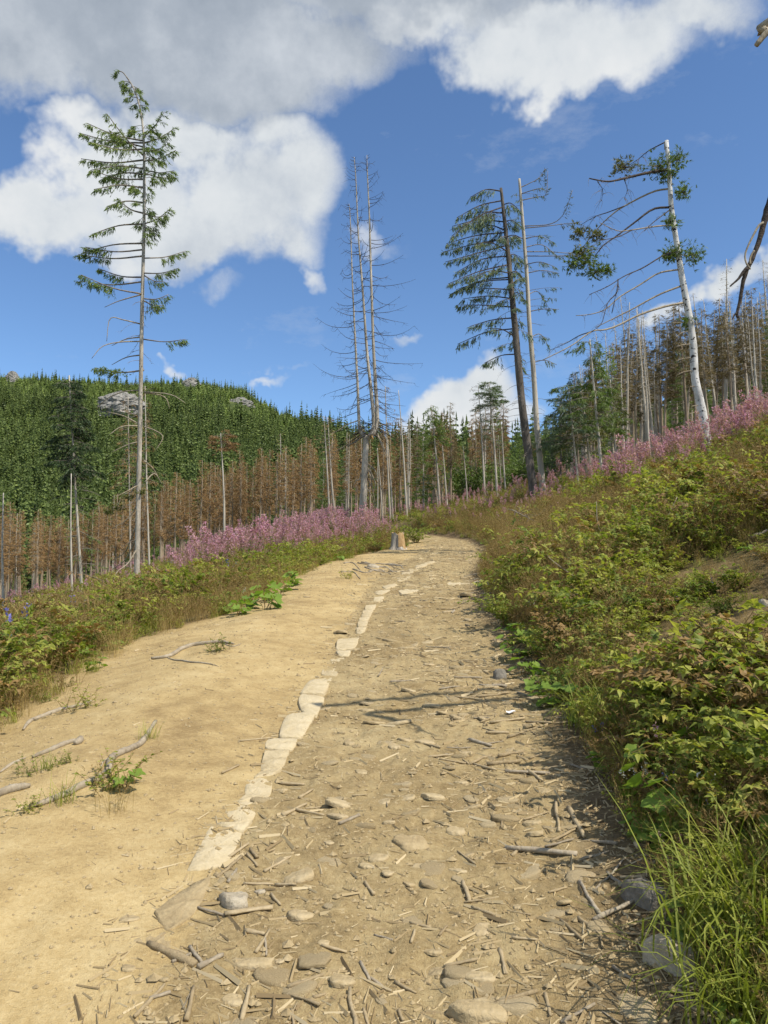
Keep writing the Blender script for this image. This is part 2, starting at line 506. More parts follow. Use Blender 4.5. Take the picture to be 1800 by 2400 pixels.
def mat_path():
    m, n = base_mat('trodden_sand_and_dirt')
    pos = n.node('ShaderNodeNewGeometry').outputs['Position']
    at = n.node('ShaderNodeAttribute', attribute_name='zone')
    zone = n.node('ShaderNodeSeparateColor')
    n.put(zone.inputs[0], at.outputs['Color'])
    big = n.noise(pos, 0.9, 5, 0.6)
    mid = n.noise(pos, 6, 6, 0.62)
    fin = n.noise(pos, 45, 5, 0.7)
    gr = n.noise(pos, 170, 2, 0.65)
    mixn = n.math('ADD', n.math('ADD', n.math('MULTIPLY', big, .34), n.math('MULTIPLY', mid, .30)),
                  n.math('ADD', n.math('MULTIPLY', fin, .27), n.math('MULTIPLY', gr, .15)))
    f = n.maprange(mixn, .42, .66)
    sand = n.ramp(f, [(0, (.27, .19, .088)), (.5, (.43, .318, .150)), (1, (.54, .425, .225))])
    dirt = n.ramp(f, [(0, (.185, .130, .060)), (.5, (.33, .250, .125)), (1, (.45, .36, .195))])
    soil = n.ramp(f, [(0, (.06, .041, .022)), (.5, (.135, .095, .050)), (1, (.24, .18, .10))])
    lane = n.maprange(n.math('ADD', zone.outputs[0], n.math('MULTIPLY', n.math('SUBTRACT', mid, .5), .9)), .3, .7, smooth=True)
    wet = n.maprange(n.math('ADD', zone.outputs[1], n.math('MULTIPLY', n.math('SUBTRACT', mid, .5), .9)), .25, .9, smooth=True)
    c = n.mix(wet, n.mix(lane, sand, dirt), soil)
    # bits of straw and bark trodden in
    straw = n.maprange(n.noise(n.vmath('MULTIPLY', pos, (1, .45, 1)), 48, 2, .5, 1.2), .66, .72)
    c = n.mix(n.math('MULTIPLY', straw, n.math('MULTIPLY', lane, .5)), c, (.55, .45, .28))
    h = n.math('ADD', n.math('MULTIPLY', fin, .6), n.math('MULTIPLY', gr, .4))
    return finish(m, n, c, .95, .1, bump=h, bump_d=.02, bump_s=.7)


def mat_ground():
    m, n = base_mat('soil_and_litter')
    pos = n.node('ShaderNodeNewGeometry').outputs['Position']
    a = n.noise(pos, .5, 5, .6)
    b = n.noise(pos, 9, 6, .65)
    f = n.maprange(n.math('ADD', n.math('MULTIPLY', a, .5), n.math('MULTIPLY', b, .5)), .35, .65)
    c = n.ramp(f, [(0, (.045, .042, .016)), (.4, (.10, .082, .035)), (.7, (.19, .135, .062)), (1, (.30, .22, .11))])
    return finish(m, n, c, .95, .1, bump=b, bump_d=.06)


def mat_hill():
    m, n = base_mat('hill_ground')
    pos = n.node('ShaderNodeNewGeometry').outputs['Position']
    a = n.noise(pos, .02, 6, .6)
    c = n.ramp(n.maprange(a, .35, .65), [(0, (.020, .034, .012)), (.6, (.045, .065, .02)), (1, (.09, .11, .035))])
    return finish(m, n, c, .95, .1)


def mat_silver():
    m, n = base_mat('silver_bark')
    co = n.node('ShaderNodeTexCoord').outputs['Object']
    v = n.vmath('MULTIPLY', co, (1, 1, .55))
    a = n.noise(v, 5, 6, .6)
    k = n.noise(n.vmath('MULTIPLY', co, (1, 1, 1.6)), 8.5, 3, .5)
    c = n.ramp(n.maprange(a, .35, .65), [(0, (.34, .33, .30)), (.5, (.52, .51, .48)), (1, (.66, .65, .62))])
    c = n.mix(n.maprange(k, .60, .64), c, (.04, .035, .03))
    return finish(m, n, c, .8, .2, bump=a, bump_d=.015)


M['path'], M['ground'], M['hill'], M['silver'] = mat_path(), mat_ground(), mat_hill(), mat_silver()
#NEXT
# ------------------------------------------------------------------ setting: ground, path, hill
def grid_faces(nu, nv):
    i = np.arange(nu - 1)[:, None] * nv
    j = np.arange(nv - 1)[None, :]
    return np.stack([i + j, i + j + 1, i + nv + j + 1, i + nv + j], -1).reshape(-1, 4)


def build_ground():
    ys = np.concatenate([np.linspace(-3, 2, 12, endpoint=False), 2 * np.geomspace(1, 75, 260)])
    q = np.linspace(-1, 1, 300)
    off = np.sinh(q * 4.2) / math.sinh(4.2)
    X = (xl(ys) + xr(ys))[:, None] / 2 + off[None, :] * (8 + 1.0 * np.clip(ys, 0, 200))[:, None]
    Y = np.repeat(ys[:, None], 300, 1)
    Z = H0(X, Y) + 0.05 * fbm(X * 1.6, Y * 1.6, 3, 77)
    # tucked under the trodden path
    inside = (X > xv(Y) - 0.45) & (X < xr(Y) + 0.55) & (Y < 40)
    Z = np.where(inside, Z - 0.16, Z)
    mb = MB()
    mb.add(np.stack([X, Y, Z], -1), grid_faces(*X.shape)[:, ::-1])
    obj('ground', mb.mesh('ground', M['ground']), kind='structure')


def build_path():
    ys = np.concatenate([np.linspace(-1, 1.9, 16, endpoint=False), 1.9 * np.geomspace(1, 20, 620)])
    nv = 420
    a, b = xv(ys) - 0.75, xr(ys) + 0.8
    t = np.linspace(0, 1, nv)
    X = a[:, None] + (b - a)[:, None] * t[None, :]
    Y = np.repeat(ys[:, None], nv, 1)
    Z = H(X, Y)
    e = np.minimum(t, 1 - t)[None, :] * (b - a)[:, None]
    Z = Z - 0.22 * np.clip(1 - e / 0.3, 0, 1) ** 2
    lane = np.clip((X - xl(Y) + 0.10) / 0.35, 0, 1)
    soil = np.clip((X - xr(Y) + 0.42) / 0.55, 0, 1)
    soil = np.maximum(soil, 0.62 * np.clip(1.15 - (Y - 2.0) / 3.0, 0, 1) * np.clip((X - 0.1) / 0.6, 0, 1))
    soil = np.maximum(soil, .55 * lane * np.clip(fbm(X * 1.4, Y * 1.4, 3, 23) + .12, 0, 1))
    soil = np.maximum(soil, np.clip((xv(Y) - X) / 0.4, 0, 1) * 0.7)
    mb = MB()
    mb.add(np.stack([X, Y, Z], -1), grid_faces(*X.shape)[:, ::-1])
    me = mb.mesh('path', M['path'])
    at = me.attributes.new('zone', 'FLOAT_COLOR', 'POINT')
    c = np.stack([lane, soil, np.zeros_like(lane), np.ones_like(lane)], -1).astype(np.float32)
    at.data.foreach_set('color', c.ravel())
    return obj('path', me, kind='structure')


RIDGE = np.array([(-1500, 960, 600), (-600, 890, 600), (0, 885, 600), (150, 893, 600), (300, 905, 600), (450, 893, 620), (560, 915, 620),
                  (650, 970, 600), (760, 1012, 540), (870, 1052, 430), (930, 1066, 330), (1000, 1066, 250), (1200, 1078, 235), (1300, 1080, 235),
                  (1500, 1010, 235), (1800, 930, 235), (2600, 850, 235), (4200, 850, 235)], float)


def hill_z(x, y):
    x = np.asarray(x, float); y = np.asarray(y, float)
    tpx = np.clip(CX + F * x / np.maximum(y, 1), -1400, 4000)
    v = np.interp(tpx, RIDGE[:, 0], RIDGE[:, 1])
    d = np.interp(tpx, RIDGE[:, 0], RIDGE[:, 2])
    zr = EYE + (1350 - v) / F * d
    z0 = H0(np.clip(x * 118 / np.maximum(y, 1), -110, 110), 118.0)
    z0 = np.clip(z0, -14, 22)
    t = np.clip((y - 118) / (d - 118), 0, 2.2)
    up = np.where(t < 1, 0.25 * t + 0.75 * t * t * (1.9 - 0.9 * t), 1 - 0.35 * (t - 1))
    return z0 - 1.5 + (zr - z0 + 1.5) * up + 3.0 * fbm(x * .018, y * .018, 4, 9) * np.clip(t * 2, 0, 1)


def build_hill():
    ys = np.geomspace(104, 1300, 120)
    tx = np.linspace(-1.25, 1.25, 220)
    X = ys[:, None] * tx[None, :]
    Y = np.repeat(ys[:, None], 220, 1)
    mb = MB()
    mb.add(np.stack([X, Y, hill_z(X, Y)], -1), grid_faces(*X.shape)[:, ::-1])
    obj('hill', mb.mesh('hill', M['hill']), kind='structure')


build_ground()
PATH = build_path()
build_hill()


# ------------------------------------------------------------------ scattering of uncountable growth
def protos(meshes, tag):
    c = bpy.data.collections.new('source_' + tag)
    for i, me in enumerate(meshes):
        c.objects.link(bpy.data.objects.new('%s_%02d' % (tag, i), me))
    return c


def scatter(name, label, cat, coll, pts, scl, idx, tilt=0.15, rz=None):
    pts = np.asarray(pts, np.float32)
    N = len(pts)
    me = bpy.data.meshes.new(name)
    me.vertices.add(N)
    me.vertices.foreach_set('co', pts.ravel())
    rot = np.stack([rng.normal(0, tilt, N), rng.normal(0, tilt, N), rng.random(N) * 6.283 if rz is None else rz], -1).astype(np.float32)
    a = me.attributes.new('rot', 'FLOAT_VECTOR', 'POINT'); a.data.foreach_set('vector', rot.ravel())
    s = np.asarray(scl, np.float32)
    if s.ndim == 1:
        s = np.stack([s, s, s], -1)
    a = me.attributes.new('scl', 'FLOAT_VECTOR', 'POINT'); a.data.foreach_set('vector', np.ascontiguousarray(s).ravel())
    a = me.attributes.new('pick', 'INT', 'POINT'); a.data.foreach_set('value', np.asarray(idx, np.int32))
    o = obj(name, me, kind='stuff', label=label, category=cat)
    ng = bpy.data.node_groups.new('scatter_' + name, 'GeometryNodeTree')
    ng.interface.new_socket('Geometry', in_out='INPUT', socket_type='NodeSocketGeometry')
    ng.interface.new_socket('Geometry', in_out='OUTPUT', socket_type='NodeSocketGeometry')
    gi, go = ng.nodes.new('NodeGroupInput'), ng.nodes.new('NodeGroupOutput')
    ci = ng.nodes.new('GeometryNodeCollectionInfo')
    ci.inputs['Collection'].default_value = coll
    ci.inputs['Separate Children'].default_value = True
    ci.inputs['Reset Children'].default_value = True
    ip = ng.nodes.new('GeometryNodeInstanceOnPoints')
    ip.inputs['Pick Instance'].default_value = True

    def attr(nm, ty, sock):
        q = ng.nodes.new('GeometryNodeInputNamedAttribute')
        q.data_type = ty
        q.inputs['Name'].default_value = nm
        ng.links.new(q.outputs['Attribute'], sock)
    ng.links.new(gi.outputs[0], ip.inputs['Points'])
    ng.links.new(ci.outputs[0], ip.inputs['Instance'])
    attr('pick', 'INT', ip.inputs['Instance Index'])
    attr('rot', 'FLOAT_VECTOR', ip.inputs['Rotation'])
    attr('scl', 'FLOAT_VECTOR', ip.inputs['Scale'])
    ng.links.new(ip.outputs[0], go.inputs[0])
    md = o.modifiers.new('scatter', 'NODES')
    md.node_group = ng
    return o


# ------------------------------------------------------------------ conifers
def curve(p0, az, ln, el0, el1, k=7, jit=0.03):
    """a limb that leaves at elevation el0 and ends at el1"""
    e = np.linspace(el0, el1, k - 1)
    a = az + np.cumsum(rng.normal(0, jit * 2, k - 1))
    st = np.stack([np.cos(a) * np.cos(e), np.sin(a) * np.cos(e), np.sin(e)], -1) * (ln / (k - 1))
    return np.vstack([p0, np.asarray(p0) + np.cumsum(st, 0)])


def sample(pts, t):
    pts = np.asarray(pts)
    s = np.linspace(0, 1, len(pts))
    return np.stack([np.interp(t, s, pts[:, i]) for i in range(3)], -1)


def shoots(mb, pts, t0, t1, step, reach, hang, cl=0.22, cw=0.055, dens=3, m=0, wood=None, wr=.004):
    """side twigs with needle shoots along a limb; hang > 0 lets them droop"""
    pts = np.asarray(pts)
    L = np.linalg.norm(np.diff(pts, axis=0), axis=1).sum()
    n = max(2, int(L * (t1 - t0) / step))
    ts = np.sort(rng.uniform(t0, t1, n))
    P = sample(pts, ts)
    T = sample(pts, np.minimum(ts + .05, 1)) - sample(pts, np.maximum(ts - .05, 0))
    T /= np.linalg.norm(T, axis=1)[:, None] + 1e-9
    S = np.cross(T, [0, 0, 1.0]); S /= np.linalg.norm(S, axis=1)[:, None] + 1e-9
    sg = np.where(rng.random(n) < .5, -1, 1)[:, None]
    lt = reach * (1.05 - 0.75 * ts) * rng.uniform(.5, 1.1, n)
    D = S * sg * rng.uniform(.4, 1, n)[:, None] + T * rng.uniform(.4, 1.0, n)[:, None]
    D[:, 2] -= hang * rng.uniform(.4, 1.5, n)
    D /= np.linalg.norm(D, axis=1)[:, None]
    if wood is not None:
        for i in range(n):
            wood.tube(np.stack([P[i], P[i] + D[i] * lt[i]]), [wr, wr * .5], 3, False)
    k = dens
    f = rng.uniform(0.1, 1.0, (n, k))
    C = P[:, None, :] + D[:, None, :] * (lt[:, None] * f)[..., None]
    C[..., 2] -= hang * .25 * (lt[:, None] * f) ** 1.5
    dd = D[:, None, :] + rng.normal(0, .45, (n, k, 3))
    dd[..., 2] -= hang * .5
    mb.cards(C.reshape(-1, 3), dd.reshape(-1, 3), (cl * rng.uniform(.6, 1.3, n * k)), cw * rng.uniform(.7, 1.3, n * k), m=m)


def conifer_variant(h, r0, crown0, rmax, kind, seed):
    """one forest conifer: trunk mesh and crown mesh, base at the origin"""
    tr, cr = MB(), MB()
    k = 9
    z = np.linspace(0, h, k)
    bend = np.cumsum(rng.normal(0, .035, (k, 2)), 0); bend[0] = 0
    tp = np.stack([bend[:, 0], bend[:, 1], z], -1)
    tr.tube(tp, r0 * (1 - .88 * (z / h)) , 7)
    # bare stubs on the lower trunk
    for i in range(26):
        zz = rng.uniform(.08, crown0 + .12) * h
        b = curve(sample(tp, zz / h), rng.uniform(0, 6.28), rng.uniform(.25, 1.0), rng.uniform(-.3, .2), -.35, 4)
        tr.tube(b, [.014, .010, .007, .003], 3, False)
    n = {'brown': 84, 'sparse': 60, 'green': 110}[kind]
    for i in range(n):
        f = crown0 + (1 - crown0) * (i + rng.random()) / n
        env = (1 - f) / (1 - crown0)
        L = rmax * (.12 + .95 * env ** .75) * rng.uniform(.55, 1.12)
        if kind != 'green' and f < crown0 + .25:
            L *= .6 + .4 * (f - crown0) / .25
        el = -.15 + .55 * (1 - env) + rng.normal(0, .12)
        b = curve(sample(tp, f), rng.uniform(0, 6.28), L, el, el - .35 if kind != 'green' else el - .1, 5)
        tr.tube(b, np.linspace(.022, .004, 5) * (.5 + env), 3, False)
        if kind == 'brown':
            shoots(cr, b, .15, 1, .075, .5, .4, .25, .025, 8)
        elif kind == 'sparse':
            shoots(cr, b, .25, 1, .13, .45, .35, .24, .014, 3)
        else:
            shoots(cr, b, .1, 1, .085, .55, .35, .26, .042, 6)
    return tr, cr


def make_variants(kind, bark, needle, n, h=12.0, **kw):
    out = []
    for i in range(n):
        tr, cr = conifer_variant(h, rng.uniform(.12, .17), kw.get('c0', .35) + rng.uniform(-.07, .1), kw.get('r', 1.3) * rng.uniform(.85, 1.2), kind, i)
        out.append((tr.mesh('conifer_trunk', M[bark]), cr.mesh('conifer_crown', M[needle], smooth=False)))
    return out


V_BROWN = make_variants('brown', 'bark_brown', 'brown_needle', 7, c0=.36, r=1.05)
V_OLIVE = make_variants('brown', 'bark_brown', 'olive_needle', 5, c0=.46, r=1.05)
V_BARE = make_variants('sparse', 'bark_pale', 'olive_needle', 5, c0=.45, r=1.0)
V_SPARSEB = make_variants('sparse', 'bark_pale', 'brown_needle', 4, c0=.45, r=1.1)
V_GREEN = make_variants('green', 'bark', 'spruce', 5, c0=.18, r=1.9)
V_DARK = make_variants('green', 'bark_dark', 'spruce_dark', 4, c0=.06, r=2.0)


def plant_tree(var, name, label, cat, x, y, h, group=None, lean=(0, 0), wide=1.0, sink=.15):
    t = thing(name, label, cat, (x, y, float(H0(x, y)) - sink), group, rng.uniform(0, 6.28))
    s = h / 12.0
    t.scale = (s * wide, s * wide, s)
    t.rotation_euler[0], t.rotation_euler[1] = 0, 0
    if lean != (0, 0):
        t.rotation_mode = 'XYZ'
        t.rotation_euler = (lean[1], lean[0], rng.uniform(0, 6.28))
    obj('trunk', var[0], t)
    obj('crown', var[1], t)
    return t


def forest():
    # brown dead stand beyond the left slope and the fireweed
    topx = [-100, 0, 150, 250, 330, 420, 500, 600, 700, 760, 850, 950, 1050, 1150, 1250]
    topv = [1235, 1230, 1240, 1205, 1180, 1135, 1125, 1095, 1060, 1040, 1030, 1060, 1080, 1085, 1060]
    rusty = [('rusty brown dead spruce in the low stand beyond the dark tufted trunk', 'rusty spruces of the low stand'),
             ('rusty brown dead spruce between the tallest spruce and the umbrella topped trunk', 'rusty spruces behind the tallest spruce'),
             ('rusty brown dead spruce between the umbrella topped trunk and the forked tree', 'rusty spruces left of the forked tree'),
             ('rusty brown dead spruce in the stand between the forked tree and the path end', 'rusty spruces right of the forked tree')]
    n = 0
    tries = 0
    spots = []
    while n < 225 and tries < 4000:
        tries += 1
        px = rng.uniform(-70, 1190)
        lo = np.interp(px, [0, 500, 800, 1000, 1190], [66, 66, 54, 48, 46])
        d = lo + 42 * rng.random() ** 1.5
        x = (px - CX) / F * d
        if any((x - a) ** 2 + (d - b) ** 2 < 1.1 for a, b in spots):
            continue
        spots.append((x, d))
        base = 1350 - (float(H0(x, d)) - EYE) / d * F
        top = np.interp(px, topx, topv) + rng.normal(0, 16) + (14 if rng.random() < .3 else 0)
        h = (base - top) / F * d
        h = float(np.clip(h * 1.1, 6.5, 16.0))
        u = rng.random()
        z = 0 if px < 200 else 1 if px < 520 else 2 if px < 850 else 3
        if px > 960 and u < .35:
            v = V_OLIVE[n % 5]
        elif u < .8:
            v = V_BROWN[n % 7]
        elif u < .9:
            v = V_SPARSEB[n % 4]
        else:
            v = V_GREEN[n % 5] if px > 700 else V_BROWN[n % 7]
        if v in V_GREEN:
            plant_tree(v, 'spruce', 'small living green spruce among the brown dead stand beyond the fireweed', 'tree', x, d, h * .85, 'green spruces in the brown stand', wide=1.0)
        elif v in V_OLIVE:
            plant_tree(v, 'dead_spruce', 'olive brown dying spruce in the stand where the path disappears', 'tree', x, d, h, 'olive brown spruces behind the path end', wide=1.1)
        elif v in V_SPARSEB:
            plant_tree(v, 'dead_spruce', 'nearly bare dead spruce in the brown stand beyond the left slope', 'tree', x, d, h * 1.05, 'bare spruces in the brown stand')
        else:
            plant_tree(v, 'dead_spruce', rusty[z][0], 'tree', x, d, h, rusty[z][1], wide=1.15)
        n += 1
    # brown stand on the right, above the fireweed bank
    n = 0
    spots = []
    topx = [1280, 1350, 1450, 1530, 1600, 1700, 1800, 1950]
    topv = [980, 900, 770, 745, 730, 690, 680, 650]
    tries = 0
    while n < 165 and tries < 5000:
        tries += 1
        px = rng.uniform(1330, 2080)
        d = 40 + 40 * rng.random() ** 1.2
        x = (px - CX) / F * d
        if any((x - a) ** 2 + (d - b) ** 2 < 1.0 for a, b in spots):
            continue
        spots.append((x, d))
        base = 1350 - (float(H0(x, d)) - EYE) / d * F
        h = float(np.clip((base - (np.interp(px, topx, topv) + rng.normal(10, 32))) / F * d, 5, 16))
        u = rng.random()
        side = 'below the silver fir' if px < 1610 else 'uphill beyond the silver fir'
        lean = (-rng.uniform(.02, .10), rng.normal(0, .03))
        if u < .50:
            plant_tree(V_OLIVE[n % 5], 'dead_spruce', 'olive brown dead spruce in the stand ' + side, 'tree', x, d, h * .95, 'olive brown spruces ' + side, lean, 1.15)
        elif u < .93:
            plant_tree(V_BARE[n % 5], 'dead_spruce', 'bare pale trunked dead spruce rising from the stand ' + side, 'tree', x, d, h * 1.08, 'bare pale spruces ' + side, lean, 1.0)
        else:
            plant_tree(V_GREEN[n % 5], 'spruce', 'green spruce among the brown stand ' + side, 'tree', x, d, h * .85, 'green spruces ' + side, lean, .9)
        n += 1


forest()


def far_conifer(seed, mat, h=12.0, r=2.4, layers=9):
    """low conifer for the far hillside: whorls of drooping ragged boughs"""
    mb = MB()
    mb.tube([(0, 0, -1), (0, 0, h * .9)], [.18, .03], 4, False)
    P, D, Ls, Ws = [], [], [], []
    for i in range(layers):
        f = .06 + .92 * i / layers
        R = r * (1 - f) ** .8 * rng.uniform(.8, 1.15) + .12
        nb = 13 if f < .6 else 8
        for j in range(nb):
            a = 6.283 * (j + rng.random() * .8) / nb
            P.append((0, 0, h * f + rng.normal(0, .2)))
            D.append((math.cos(a), math.sin(a), -.35 + rng.normal(0, .12)))
            Ls.append(R * rng.uniform(.6, 1.25)); Ws.append(R * .36 + .16)
    mb.cards(P, D, Ls, Ws)
    D2 = np.array(D); D2[:, 2] -= .3
    mb.cards(P, D2, np.array(Ls) * .8, np.array(Ws) * .9)
    mb.cards([(0, 0, h * .86)] * 3, [(0, 0, 1)] * 3, h * .16, .35)
    return mb.mesh('far_conifer', M[mat], smooth=False)


ROCKS = [(275, 928, 62, 17, 470), (558, 938, 34, 13, 545), (14, 868, 16, 7, 590), (440, 884, 22, 6, 605)]


def far_woods():
    coll = protos([far_conifer(i, 'hill_green') for i in range(5)] + [far_conifer(i + 9, 'hill_pale', 7, 2.6, 6) for i in range(3)], 'far_conifer')
    N = 56000
    d = np.sqrt(rng.uniform(140 ** 2, 700 ** 2, N))
    px = rng.uniform(-420, 2500, N)
    x = (px - CX) / F * d
    dr = np.interp(px, RIDGE[:, 0], RIDGE[:, 2])
    ok = d < dr * 1.06
    # thin the dwarf pine belt near the left summit
    t = (d - 118) / (dr - 118)
    pale = (t > .66 + .22 * fbm(x * .012, d * .012, 3, 3)) & (px < 700)
    for (rx, ry, rw, rh, rd) in ROCKS:
        ok &= ~((np.abs(px - rx + 12 * fbm(d * .1, px * .05, 2, 6)) < rw * .9) & (d > rd - 48 + 22 * fbm(px * .06, d * .02, 2, 8)) & (d < rd + 10))
    x, d, pale, px = x[ok], d[ok], pale[ok], px[ok]
    z = hill_z(x, d)
    s = np.clip(rng.lognormal(-.45, .34, len(x)), .25, 1.25) * np.where(pale, .8, 1)
    idx = np.where(pale & (rng.random(len(x)) < .82), 5 + rng.integers(0, 3, len(x)), rng.integers(0, 5, len(x)))
    tall = rng.uniform(.9, 1.25, len(x))
    scatter('hill_forest', 'dense dark green conifer forest covering the far hill and ridge', 'forest', coll,
            np.stack([x, d, z - .3], -1), np.stack([s, s, s * tall], -1), idx, .03)
    # nearer wood that closes the view behind the brown stands
    N = 1150
    d = rng.uniform(112, 200, N)
    px = rng.uniform(-300, 2500, N)
    x = (px - CX) / F * d
    z = hill_z(x, d)
    coll2 = protos([v[1] for v in V_BROWN] + [v[1] for v in V_GREEN] + [v[1] for v in V_DARK], 'wood_conifer')
    pb = np.interp(px, [0, 300, 700, 1000, 1300, 2000], [.45, .4, .55, .4, .2, .8])
    br = rng.random(N) < pb
    idx = np.where(br, rng.integers(0, 7, N), rng.integers(7, 16, N))
    s = np.interp(px, [0, 400, 800, 2000], [.6, .7, .9, .95]) * rng.uniform(.75, 1.15, N)
    scatter('far_wood', 'mixed green and brown conifer wood at the foot of the hill', 'forest', coll2, np.stack([x, d, z - .2], -1), s, idx, .03)


far_woods()


def crags():
    labs = ['large grey rock face on the wooded hill beside the tall spruce trunk', 'small pale crag near the hilltop on its right shoulder',
            'small rock on the hill crest by the frame edge', 'low rounded boulder on the hill summit']
    for (px, py, rw, rh, d), lab in zip(ROCKS, labs):
        x = (px - CX) / F * d
        z = float(hill_z(x, d))
        zc = EYE + (1350 - py) / F * d
        w, hh = rw / F * d, rh / F * d
        mb = MB()
        nu, nv = 44, 22
        a = np.linspace(0, 2 * math.pi, nu, endpoint=False)
        b = np.linspace(-.2, 1, nv)
        R = np.cos(np.clip(b, 0, 1) * math.pi / 2) ** .55
        A, B = np.meshgrid(a, np.arange(nv))
        rr = R[B] * (1 + .5 * fbm(np.cos(A) * 2.4 + B * .45, np.sin(A) * 2.4 + px, 4, 4, .65))
        X = np.cos(A) * rr * w * 1.05
        Y = np.sin(A) * rr * w * .55
        zb = min(z, zc - hh) - 2
        Z = zb - z + (b[B] + .2) / 1.2 * (zc + hh * .75 - zb) + fbm(A * 2.5 + px, B * .8, 3, 8) * hh * .55
        f = []
        for i in range(nv - 1):
            for j in range(nu):
                f.append((i * nu + j, i * nu + (j + 1) % nu, (i + 1) * nu + (j + 1) % nu, (i + 1) * nu + j))
        mb.add(np.stack([X, Y, Z], -1), f, np.arange(nu)[None, :] + (nv - 1) * nu)
        obj('crag', mb.mesh('crag', M['rock'], smooth=False), None, (x, d, z), label=lab, category='rock')


crags()
#NEXT
# ------------------------------------------------------------------ single trees
def smooth_line(p, k):
    """Catmull-Rom through the given points"""
    p = np.asarray(p, float)
    q = np.vstack([2 * p[0] - p[1], p, 2 * p[-1] - p[-2]])
    out = []
    n = len(p) - 1
    for t in np.linspace(0, n, k):
        i = min(int(t), n - 1); u = t - i
        a, b, c, d = q[i], q[i + 1], q[i + 2], q[i + 3]
        out.append(.5 * (2 * b + (c - a) * u + (2 * a - 5 * b + 4 * c - d) * u * u + (3 * b - a - 3 * c + d) * u ** 3))
    return np.array(out)


def wline(pp, d, depth=0.0):
    """photo points to a line in space at distance d; depth bends it towards or away"""
    n = len(pp)
    return np.array([W(a, b, d + depth * i / max(n - 1, 1)) for i, (a, b) in enumerate(pp)])


class Tree:
    def __init__(self, name, label, cat, trunk_px, d, r0, r1, bark, group=None, twig='twig'):
        line = wline(trunk_px, d)
        x, y = line[0][:2]
        g = float(H0(x, y))
        line[0][2] = min(line[0][2], g) - .3 if line[0][2] < g + .3 else line[0][2]
        if line[0][2] > g - .2:
            line = np.vstack([[x + (line[0][0] - line[1][0]) * .1, y, g - .3], line])
        self.trunk = smooth_line(line, 26)
        self.o = np.array([x, y, g])
        self.root = thing(name, label, cat, tuple(self.o), group)
        self.r0, self.r1 = r0, r1
        f = np.linspace(0, 1, 26)
        rad = r0 + (r1 - r0) * f ** .85
        rad[:2] *= (1.45, 1.15)
        mb = MB()
        mb.tube(self.trunk, rad, 12, wob=.05)
        obj('trunk', mb.mesh('trunk', M[bark], origin=self.o), self.root)
        self.wood, self.leaf = MB(), {}
        self.twigm, self.d = twig, d

    def at(self, f):
        return sample(self.trunk, f)

    def at_px(self, py):
        z = W(900, py, self.d)[2]
        zz = self.trunk[:, 2]
        return float(np.interp(z, zz, np.linspace(0, 1, len(zz))))

    def leafmb(self, m):
        return self.leaf.setdefault(m, MB())

    def limb_px(self, pp, w_px, m='twig', depth=0.0, needle=None, t0=.5, name='branch', **kw):
        line = smooth_line(wline(pp, self.d, depth), max(6, len(pp) * 3))
        r = w_px / F * self.d / 2
        mb = MB()
        mb.tube(line, np.linspace(r, r * .35, len(line)), 7, wob=.08)
        bo = obj(name, mb.mesh(name, M[m], origin=self.o), self.root)
        self.last = bo
        if needle:
            nd = MB()
            shoots(nd, line, t0, 1, kw.get('step', .05), kw.get('reach', .5), kw.get('hang', .5), kw.get('cl', .16), kw.get('cw', .026), kw.get('dens', 8), wood=self.wood)
            obj('needles', nd.mesh('needles', M[needle], smooth=False, origin=self.o), bo, kind='stuff')
        return line

    def limbs(self, v0, v1, n, left, right, deep, e0, e1, needle=None, cover=.4, prob=1.0, r=.02, hang=.5, reach=.5, step=.09, cl=.17, cw=.024, dens=7, taper=0.0, jit=.05, twigs=0):
        """whorls of limbs between two photo heights; limbs differ in length to the left, right and in depth"""
        f0, f1 = self.at_px(v0), self.at_px(v1)
        for i in range(n):
            f = f0 + (f1 - f0) * (i + rng.random()) / n
            az = rng.uniform(0, 2 * math.pi)
            c = math.cos(az)
            L = (right if c > 0 else left) * abs(c) + deep * (1 - abs(c))
            L *= rng.uniform(.55, 1.1) * (1 - taper * (f - f0) / max(f1 - f0, 1e-6))
            b = curve(self.at(f), az, L, e0 + rng.normal(0, .12), e1 + rng.normal(0, .15), 7, jit)
            rr = r * rng.uniform(.6, 1.1)
            self.wood.tube(b, np.linspace(rr, rr * .25, 7), 4, False)
            for q in range(twigs):
                t = rng.uniform(.3, .95)
                tb = curve(sample(b, t), az + rng.choice([-1, 1]) * rng.uniform(.4, 1.0), L * rng.uniform(.12, .3), rng.uniform(-.9, .1), rng.uniform(-1.2, -.2), 4, .08)
                self.wood.tube(tb, np.linspace(rr * .4, rr * .12, 4), 3, False)
            if needle and rng.random() < prob:
                shoots(self.leafmb(needle), b, cover, 1, step, reach, hang, cl, cw, dens, wood=self.wood)

    def tuft(self, px, py, rpx, m, n=None, flat=.75):
        c = W(px, py, self.d)
        R = rpx / F * self.d
        n = n or int(26 + 90 * R)
        P = c + rng.normal(0, .42, (n, 3)) * R * np.array([1, 1, flat])
        D = rng.normal(0, 1, (n, 3)) + (P - c) / R
        for i in range(0, n, 3):
            self.wood.tube(np.stack([c, P[i]]), [.008, .003], 3, False)
        for q in range(8):
            self.leafmb(m).cards(P, D + rng.normal(0, .6, (n, 3)), rng.uniform(.07, .15, n), rng.uniform(.012, .022, n))

    def done(self):
        if self.wood.n:
            obj('twigs', self.wood.mesh('twigs', M[self.twigm], origin=self.o), self.root, kind='stuff')
        for m, mb in self.leaf.items():
            obj('needles', mb.mesh('needles', M[m], smooth=False, origin=self.o), self.root, kind='stuff')
        return self.root


